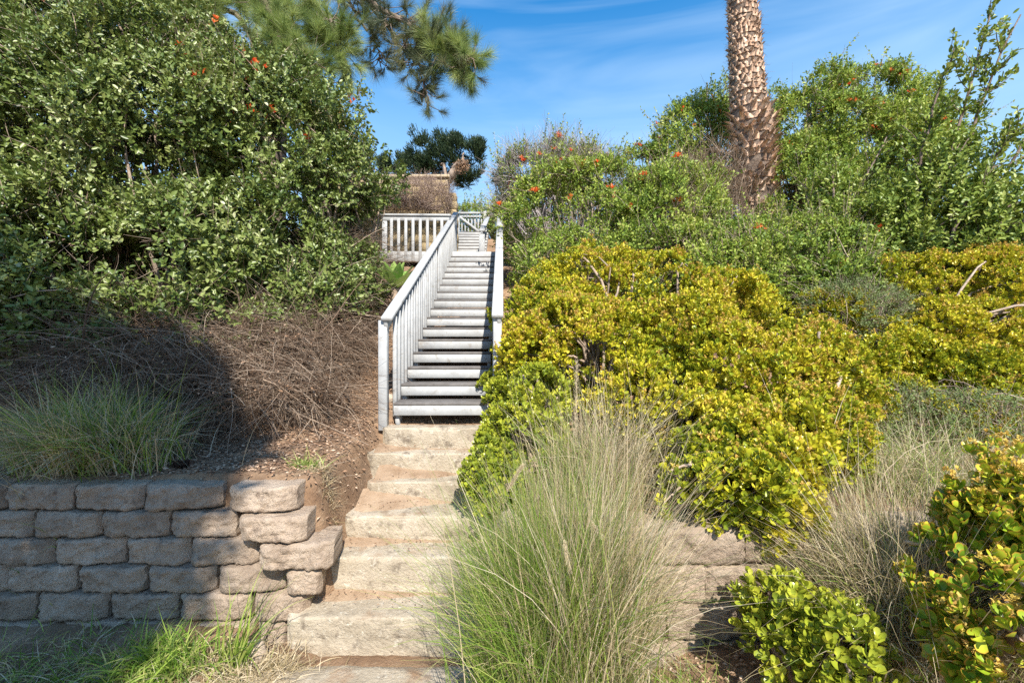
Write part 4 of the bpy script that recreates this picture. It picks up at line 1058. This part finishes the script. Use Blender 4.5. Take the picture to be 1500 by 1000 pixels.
# crown above the frame: fan fronds
top = np.array((cx[-1], PD, q[-1, 2]))
m = MB(); pet = MB()
for i in range(34):
    az = i * 2.4; tl = .35 + 1.9 * (i / 34)
    D_ = np.array((math.cos(az) * math.sin(tl), math.sin(az) * math.sin(tl), math.cos(tl)))
    hub = top + D_ * 1.15 + np.array((0, 0, .1)); pet.tube([top, top + D_ * .6 + np.array((0, 0, .1)), hub], [.03, .02, .012], 5)
    sd = nrm(np.cross(D_, np.array((0, 0, 1.)))); k = 44
    an = np.linspace(-1.9, 1.9, k); dd = D_[None] * np.cos(an)[:, None] + sd[None] * np.sin(an)[:, None]
    blades(m, r, np.tile(hub, (k, 1)), dd, .85 * (1 - .12 * np.abs(an)), .035, .35, 6, r.uniform(0, .6, k), .05)
m.build('fronds', M['bigleaf'], pal); pet.build('leaf_stalks', M['palm'], pal)

# ------------------------------------------------------------------ jade plants
jd = dict(group='jade plants on the right bank', heads=(4, .075, .035), tpl=JADE, rosette=True, tilt=(.5, 1.35), up=.8, jit=.45, twmat='palebark', cat='succulent', twn=0)
def jade(label, bl, seed, n, L, base, mt='jade', bud=0, gap=.47, **k):
    d = dict(jd); d.update(k)
    return shrub('jade_plant', label, d.pop('cat'), bl, seed, int(n * .42), 8, .035, L, L * .60, d.pop('tpl'), M[mt], base, gap=gap, bud=bud, nbr=k.get('nbr_', 55), br=(.030, .008), disp=.17, gapscale=4.6, nscale=3.2, inner=.15,
                 **{q: v for q, v in d.items() if q not in ('nbr_',)})
jade('largest yellow green jade plant, sprawling down the bank right of the wooden stairs', [
    (800, 470, 4.9, 75, 60, .5), (870, 430, 5.2, 90, 60, .6), (960, 440, 5.0, 90, 60, .6), (1040, 450, 4.7, 70, 50, .5), (1000, 510, 4.2, 130, 75, .6), (860, 520, 4.2, 110, 75, .6),
    (785, 540, 4.2, 46, 70, .35), (1090, 560, 3.7, 130, 75, .6), (960, 590, 3.7, 110, 60, .5), (1180, 560, 3.7, 80, 70, .5), (1060, 650, 3.1, 120, 70, .5), (1170, 640, 3.1, 80, 70, .4), (1000, 640, 3.2, 60, 60, .3)], 81, 10500, .041,
    [(.9, 4.6, 0), (1.5, 4.3, 0), (1.6, 3.5, 0), (2.0, 3.4, 0)], bud=2400, gap=.52)
jade('large-leaved yellow jade plant hanging over the right block wall', [(1090, 720, 2.5, 90, 50, .24), (1030, 690, 2.9, 60, 60, .3), (1090, 660, 2.9, 90, 50, .3), (1130, 690, 2.65, 80, 60, .25), (1040, 700, 2.7, 40, 40, .2), (1170, 660, 2.75, 50, 50, .2), (1140, 760, 2.42, 50, 30, .12)], 82, 1350, .046,
    [(1.6, 2.75, 0), (1.4, 2.8, 0)], bud=120, gap=.38)
jade('fresh green jade plant crowding the right side of the concrete steps', [(755, 640, 3.5, 52, 60, .28), (735, 690, 3.35, 32, 50, .2), (785, 600, 3.6, 40, 40, .25), (740, 720, 3.2, 24, 24, .14)], 83, 1200, .046,
    [(.05, 3.5, 0), (.2, 3.4, 0)], 'jadegreen', gap=.42)
jade('dark green jade plant leaning against the lower right handrail', [(750, 510, 5.0, 20, 50, .18), (738, 590, 4.4, 26, 30, .2), (765, 590, 4.1, 40, 40, .2)], 84, 700, .045, [(.05, 4.7, 0)], 'jadegreen', gap=.42)
jade('yellow jade plant with a gnarled pale branch at the right edge of the view', [
    (1290, 420, 5.4, 55, 34, .35), (1240, 410, 5.6, 34, 28, .3), (1340, 450, 5.2, 60, 32, .35), (1430, 400, 5.2, 70, 28, .35), (1400, 490, 4.7, 90, 45, .4), (1350, 530, 4.5, 60, 40, .35), (1480, 430, 4.9, 50, 50, .35), (1480, 540, 4.3, 50, 50, .3), (1210, 470, 5.0, 40, 40, .3), (1270, 520, 4.7, 60, 50, .35), (1300, 590, 4.2, 60, 36, .3), (1240, 600, 4.0, 50, 40, .3), (1370, 610, 3.9, 60, 34, .3), (1430, 560, 4.2, 60, 40, .3), (1250, 540, 4.3, 50, 40, .3), (1600, 500, 4.5, 90, 60, .5), (1640, 620, 3.8, 110, 60, .5), (1760, 520, 4.4, 100, 80, .5), (1460, 600, 4.0, 60, 30, .3)], 85, 12500, .041,
    [(3.5, 4.9, 0), (4.3, 4.9, 0), (4.2, 4.4, 0)], bud=2000, gap=.46)
jade('jade plant with thick red-edged leaves close by in the lower right corner', [(1475, 850, 1.75, 75, 80, .2), (1490, 740, 1.85, 60, 50, .2), (1420, 880, 1.75, 45, 50, .15), (1480, 940, 1.6, 70, 70, .18), (1540, 850, 1.7, 60, 120, .2), (1400, 830, 1.8, 28, 30, .1)], 86, 460, .052,
    [(1.95, 1.95, 0), (2.1, 1.8, 0)], 'jadenear', bud=260, gap=.44)
jade('small low green jade plant in front of the right block wall', [(1190, 930, 1.95, 65, 55, .18), (1160, 890, 2.05, 40, 30, .12), (1225, 960, 1.85, 50, 50, .16), (1130, 900, 2.05, 24, 20, .08)], 87, 270, .046,
    [(1.3, 1.95, 0)], 'jadegreen', gap=.34)

# ------------------------------------------------------------------ grasses
def run_clump(label, cx, cy, rx, ry, n, L, seed, parts, **k):
    r = np.random.default_rng(seed)
    name = k.pop('name', 'grass_clump'); cat = k.pop('cat', 'grass clump'); group = k.pop('group', 'clumps of grass and weeds')
    spread = k.get('spread', .5); lean = k.get('lean', (0, 0)); droop = k.get('droop', .45); wd = k.get('wd', .0035); curl = k.get('curl', .2)
    root = thing(name, label, cat, (cx, cy, float(ground(cx, cy, False))), 0, group)
    for nm, mt, fr, dx, dl in parts:
        m_ = int(n * fr)
        p = on_ground(np.stack([cx + dx * .5 + r.normal(size=m_) * rx * .5, cy + r.normal(size=m_) * ry * .5, np.zeros(m_)], -1), -.02)
        D = np.stack([r.normal(size=m_) * spread + lean[0] + dx, r.normal(size=m_) * spread + lean[1], np.ones(m_)], -1)
        m = MB(); blades(m, r, p, D, r.uniform(*L, m_) * dl, wd * r.uniform(.7, 1.4, m_), droop * r.uniform(.3, 1.6, m_), 6, None, curl)
        m.build(nm, M[mt], root)
    return root, r
rt, r = run_clump('tall fountain grass clump, green and tan, spilling over the right side of the concrete steps', .24, 2.15, .25, .26, 15000, (.6, 1.62), 91,
    [('green_blades', 'grass', .66, -.04, .90), ('dry_blades', 'drygrass', .34, .04, 1.0)], spread=.108, droop=.30, wd=.0044)
m = MB()   # a few feathery seed heads
for (a, b, d) in [((742, 720, 1.95), (765, 682, 1.95), 0), ((843, 640, 2.2), (845, 530, 2.25), 0), ((862, 760, 2.0), (880, 785, 1.95), 0), ((826, 790, 1.9), (834, 835, 1.88), 0)]:
    pa, pb = P(*a), P(*b); t = r.uniform(0, 1, 500)
    pt = pa + (pb - pa) * t[:, None]; ax = nrm(pb - pa)
    m.leaves(pt, nrm(rdir(r, 500) * .8 + ax), rdir(r, 500), .022, .0016, NEEDLE, r.uniform(.5, 1, 500))
m.build('seed_heads', M['drygrass'], rt)
run_clump('dry tan grass standing behind the fountain grass against the jade plants', .40, 2.75, .34, .22, 3600, (.45, 1.0), 92,
    [('dry_blades', 'drygrass', .75, .05, 1), ('green_blades', 'grass', .25, -.1, 1)], spread=.26, droop=.3)
run_clump('dry straw coloured grass tussock between the right block wall and the near jade plant', 1.80, 2.1, .28, .30, 9000, (.45, 1.2), 93,
    [('dry_blades', 'drygrass', .8, .0, 1), ('green_blades', 'grass', .2, -.05, .9)], spread=.22, droop=.4, wd=.0046)
run_clump('thin dry grass on the bank in front of the yellow jade plants on the right', 2.6, 2.9, .6, .35, 1600, (.3, .8), 94,
    [('dry_blades', 'drygrass', .6, .0, 1), ('green_blades', 'grass', .4, 0, 1)], spread=.4, droop=.35)
run_clump('shaggy green and straw grass clump on the bank above the left block wall', -2.95, 3.2, .42, .2, 4200, (.3, .85), 95,
    [('green_blades', 'grass', .42, .0, 1.1), ('dry_blades', 'drygrass', .75, .0, .92)], spread=.34, droop=.40, lean=(0, -.1), wd=.0055)
run_clump('short bright green tuft on the bank just behind the last top block', -1.42, 3.15, .12, .05, 140, (.08, .2), 96, [('green_blades', 'grass', 1, 0, 1)], spread=.5, droop=.4, wd=.007)
run_clump('low dead straw tuft between the top block and the concrete steps', -1.28, 3.1, .10, .06, 500, (.06, .16), 97, [('dry_blades', 'drygrass', 1, 0, 1)], spread=.8, droop=.5, wd=.003)
run_clump('wide bladed green grass growing against the foot of the left block wall', -1.9, 2.45, .26, .12, 520, (.16, .40), 98, [('green_blades', 'grass', 1, 0, 1)], spread=.4, droop=.5, wd=.010)
run_clump('patch of low green weeds in the lower left corner below the wall', -2.3, 2.4, .7, .25, 3200, (.08, .26), 99, [('green_blades', 'grass', .55, 0, 1), ('dry_blades', 'drygrass', .45, 0, .9)], spread=.8, droop=.5, wd=.006)
run_clump('flattened dead straw tussock in front of the lit end of the left block wall', -1.40, 2.42, .26, .18, 3600, (.08, .26), 100, [('dry_blades', 'drygrass', 1, 0, 1)], spread=.9, droop=.55, wd=.0045, lean=(0, -.2))
run_clump('small bright green tuft at the foot of the dead straw tussock', -1.42, 2.12, .12, .05, 90, (.10, .22), 101, [('green_blades', 'grass', 1, 0, 1)], spread=.8, droop=.6, wd=.007)
run_clump('little straw tuft under the lowest wooden step', -.45, 4.06, .12, .03, 400, (.05, .14), 102, [('dry_blades', 'drygrass', 1, 0, 1)], spread=.7, droop=.4, wd=.003)
run_clump('tall green weed with arching blades leaning against the lit blocks of the left wall', -1.62, 2.5, .06, .03, 60, (.35, .72), 103, [('green_blades', 'grass', 1, .18, 1)], spread=.16, droop=.35, wd=.010)
run_clump('fine green grass at the foot of the fountain grass in front of the right wall', .62, 1.95, .25, .2, 900, (.12, .34), 104, [('green_blades', 'grass', 1, .1, 1)], spread=.6, droop=.5, wd=.003)

# ------------------------------------------------------------------ litter, stones, cone
r = np.random.default_rng(110)
def litter(name, label, cat, xr, yr, n, L, mt, cond=None, dens=None):
    x = r.uniform(*xr, n); y = r.uniform(*yr, n)
    if cond is not None: k = cond(x, y); x, y = x[k], y[k]
    z = ground(x, y) + r.uniform(.002, .016, len(x))
    p = np.stack([x, y, z], -1); k = len(p)
    D = rdir(r, k) * np.array((1, 1, .25)); Nn = rdir(r, k) * .5 + np.array((0, -.3, 1))
    m = MB(); m.leaves(p, D, Nn, L * r.uniform(.5, 1.3, k), L * .4, LEAFLO, r.uniform(0, 1, k))
    return m.build(name, M[mt])
tag(litter('leaf_litter', '', '', (-4.5, -1.2), (2.95, 6.5), 26000, .032, 'litter', lambda x, y: (x < -1.2) | (y > 3.9)), 'brown fallen leaves strewn over the left dirt bank', 'leaf litter', None, 'stuff')
tag(litter('leaf_litter', '', '', (.2, 2.6), (1.0, 2.3), 5000, .030, 'litter'), 'pale dry leaf mulch at the foot of the right block wall', 'leaf litter', None, 'stuff')
tag(litter('leaf_litter', '', '', (-1.2, -.1), (4.05, 8.8), 5000, .03, 'litter'), 'dead leaves lying on the soil under the wooden stairs', 'leaf litter', None, 'stuff')
n = 420; x = r.uniform(-1.2, -.1, n); st = r.integers(0, 5, n); y = np.array([STEPZ[i + 1][0] - r.uniform(.01, .2) for i in st]); zc_ = np.array([STEPZ[i][1] for i in st]) + .012
m = MB(); m.leaves(np.stack([x, y, zc_ + .02 * (x < -.7)], -1), rdir(r, n) * np.array((1, 1, .2)), np.array((0, -.2, 1.)) + rdir(r, n) * .3, r.uniform(.006, .024, n), .008, LEAFLO, r.uniform(0, 1, n))
tag(m.build('leaf_litter', M['litter']), 'small dry leaf bits lying on the concrete step treads', 'leaf litter', None, 'stuff')
m = MB(); n = 2600
x = r.uniform(-4.2, -1.25, n); y = r.uniform(2.98, 5.0, n); p = np.stack([x, y, ground(x, y) + .012], -1)
twigs(m, r, p, rdir(r, n) * np.array((1, 1, .12)), r.uniform(.04, .22, n), .0016, .4, 3, 3)
n = 700; x = r.uniform(-1.1, -.15, n); y = r.uniform(4.0, 5.6, n); p = np.stack([x, y, ground(x, y) + .012], -1)
twigs(m, r, p, rdir(r, n) * np.array((1, 1, .3)), r.uniform(.04, .2, n), .0016, .4, 3, 3)
n = 900; x = r.uniform(-2.9, -1.2, n); y = r.uniform(1.7, 2.6, n); p = np.stack([x, y, ground(x, y) + .01], -1)
twigs(m, r, p, rdir(r, n) * np.array((1, 1, .12)), r.uniform(.03, .16, n), .0014, .4, 3, 3)
tag(m.build('fallen_twigs', M['deadtwig']), 'thin dead twigs scattered over the soil', 'twigs', None, 'stuff')

def stone(label, c, s, seed, group=None):
    r = np.random.default_rng(seed); m = MB()
    a = np.linspace(0, np.pi, 14); b = np.linspace(0, 2 * np.pi, 20, endpoint=False); A, B = np.meshgrid(a, b, indexing='ij')
    d = np.stack([np.sin(A) * np.cos(B), np.sin(A) * np.sin(B), np.cos(A)], -1)
    k = .75 + .5 * fbm(d + seed, 1.5, seed); k = np.round(k * 7) / 7 * .5 + k * .5
    V = d * k[..., None] * np.array(s) + np.array(c)
    i = np.arange(13)[:, None] * 20; j = np.arange(20)[None]; kk = (j + 1) % 20
    m.add(V, np.stack([i + j, i + 20 + j, i + 20 + kk, i + kk], -1).reshape(-1, 4))
    o = m.build('stone', M['stone']); tag(o, label, 'stone', group)
stone('broken pale stone lying beside the bottom concrete step', (-1.46, 2.58, .07), (.07, .05, .06), 3)
stone('rough stone half buried on the dirt slope beside the foot of the wooden stairs', on_ground(np.array((-1.22, 4.5, 0.)), .02), (.08, .06, .05), 5)
stone('tan boulder showing between the fountain grass and the right side of the steps', (-.02, 2.93, .62), (.09, .08, .13), 6)

cn = thing('pine_cone', 'brown pine cone lying on the bank above the left block wall', 'pine cone', on_ground(P(265, 690, 3.12), .03))
m = MB(); c0 = np.array(cn.location); k = 150
t = np.linspace(0, 1, k); a = np.arange(k) * 2.4; rd = .036 * np.sin(np.pi * (t * .86 + .1)) ** .7
ax_ = np.array((1, .2, .1)); ax_ = ax_ / np.linalg.norm(ax_); b1 = nrm(np.cross(ax_, np.array((0, 0, 1.)))); b2 = np.cross(ax_, b1)
o = b1[None] * np.cos(a)[:, None] + b2[None] * np.sin(a)[:, None]
m.leaves(c0 + ax_ * (t * .11 - .055)[:, None] + o * rd[:, None] * .3, o + ax_ * .5, ax_[None] + 0 * o, .03, .018, LEAF, r.uniform(0, 1, k)); m.build('scales', M['cone'], cn)
m = MB(); m.tube([c0 - ax_ * .05, c0, c0 + ax_ * .05], [.01, .016, .006], 8); m.build('core', M['cone'], cn)

# ------------------------------------------------------------------ tree behind the viewer that shades the left wall
def big_tree(label, c, rad, trunk, seed, n):
    r = np.random.default_rng(seed); root = thing('leafy_tree', label, 'tree', trunk[0])
    bl = [(np.array(c) + rdir(r, 1)[0] * np.array(rad) * .45, np.array(rad) * r.uniform(.55, .8)) for _ in range(9)]
    Pt, Nn = shell(r, bl, n, .4, .3, 1.2, 1.6, .40, seed, 1, minz=1)
    f = MB(); sprigs(f, r, Pt, Nn, 9, .25, .16, .09, LEAFLO); f.build('crown', M['darkleaf'], root)
    m = MB(); m.tube(trunk, np.linspace(.25, .12, len(trunk)), 10); m.build('trunk', M['bark'], root, smooth=True)
    m = MB(); branches(m, r, [trunk[-1]], Pt[r.choice(len(Pt), 50)], .07, .02); m.build('limbs', M['bark'], root, smooth=True)
big_tree('leafy tree standing behind the viewer, its shade falling on the left block wall', (-2.65, -4.4, 8.5), (2.6, 1.8, 2.4), [(-4.5, -5, 0), (-4.2, -4.9, 3), (-3.0, -4.5, 7)], 120, 4200)
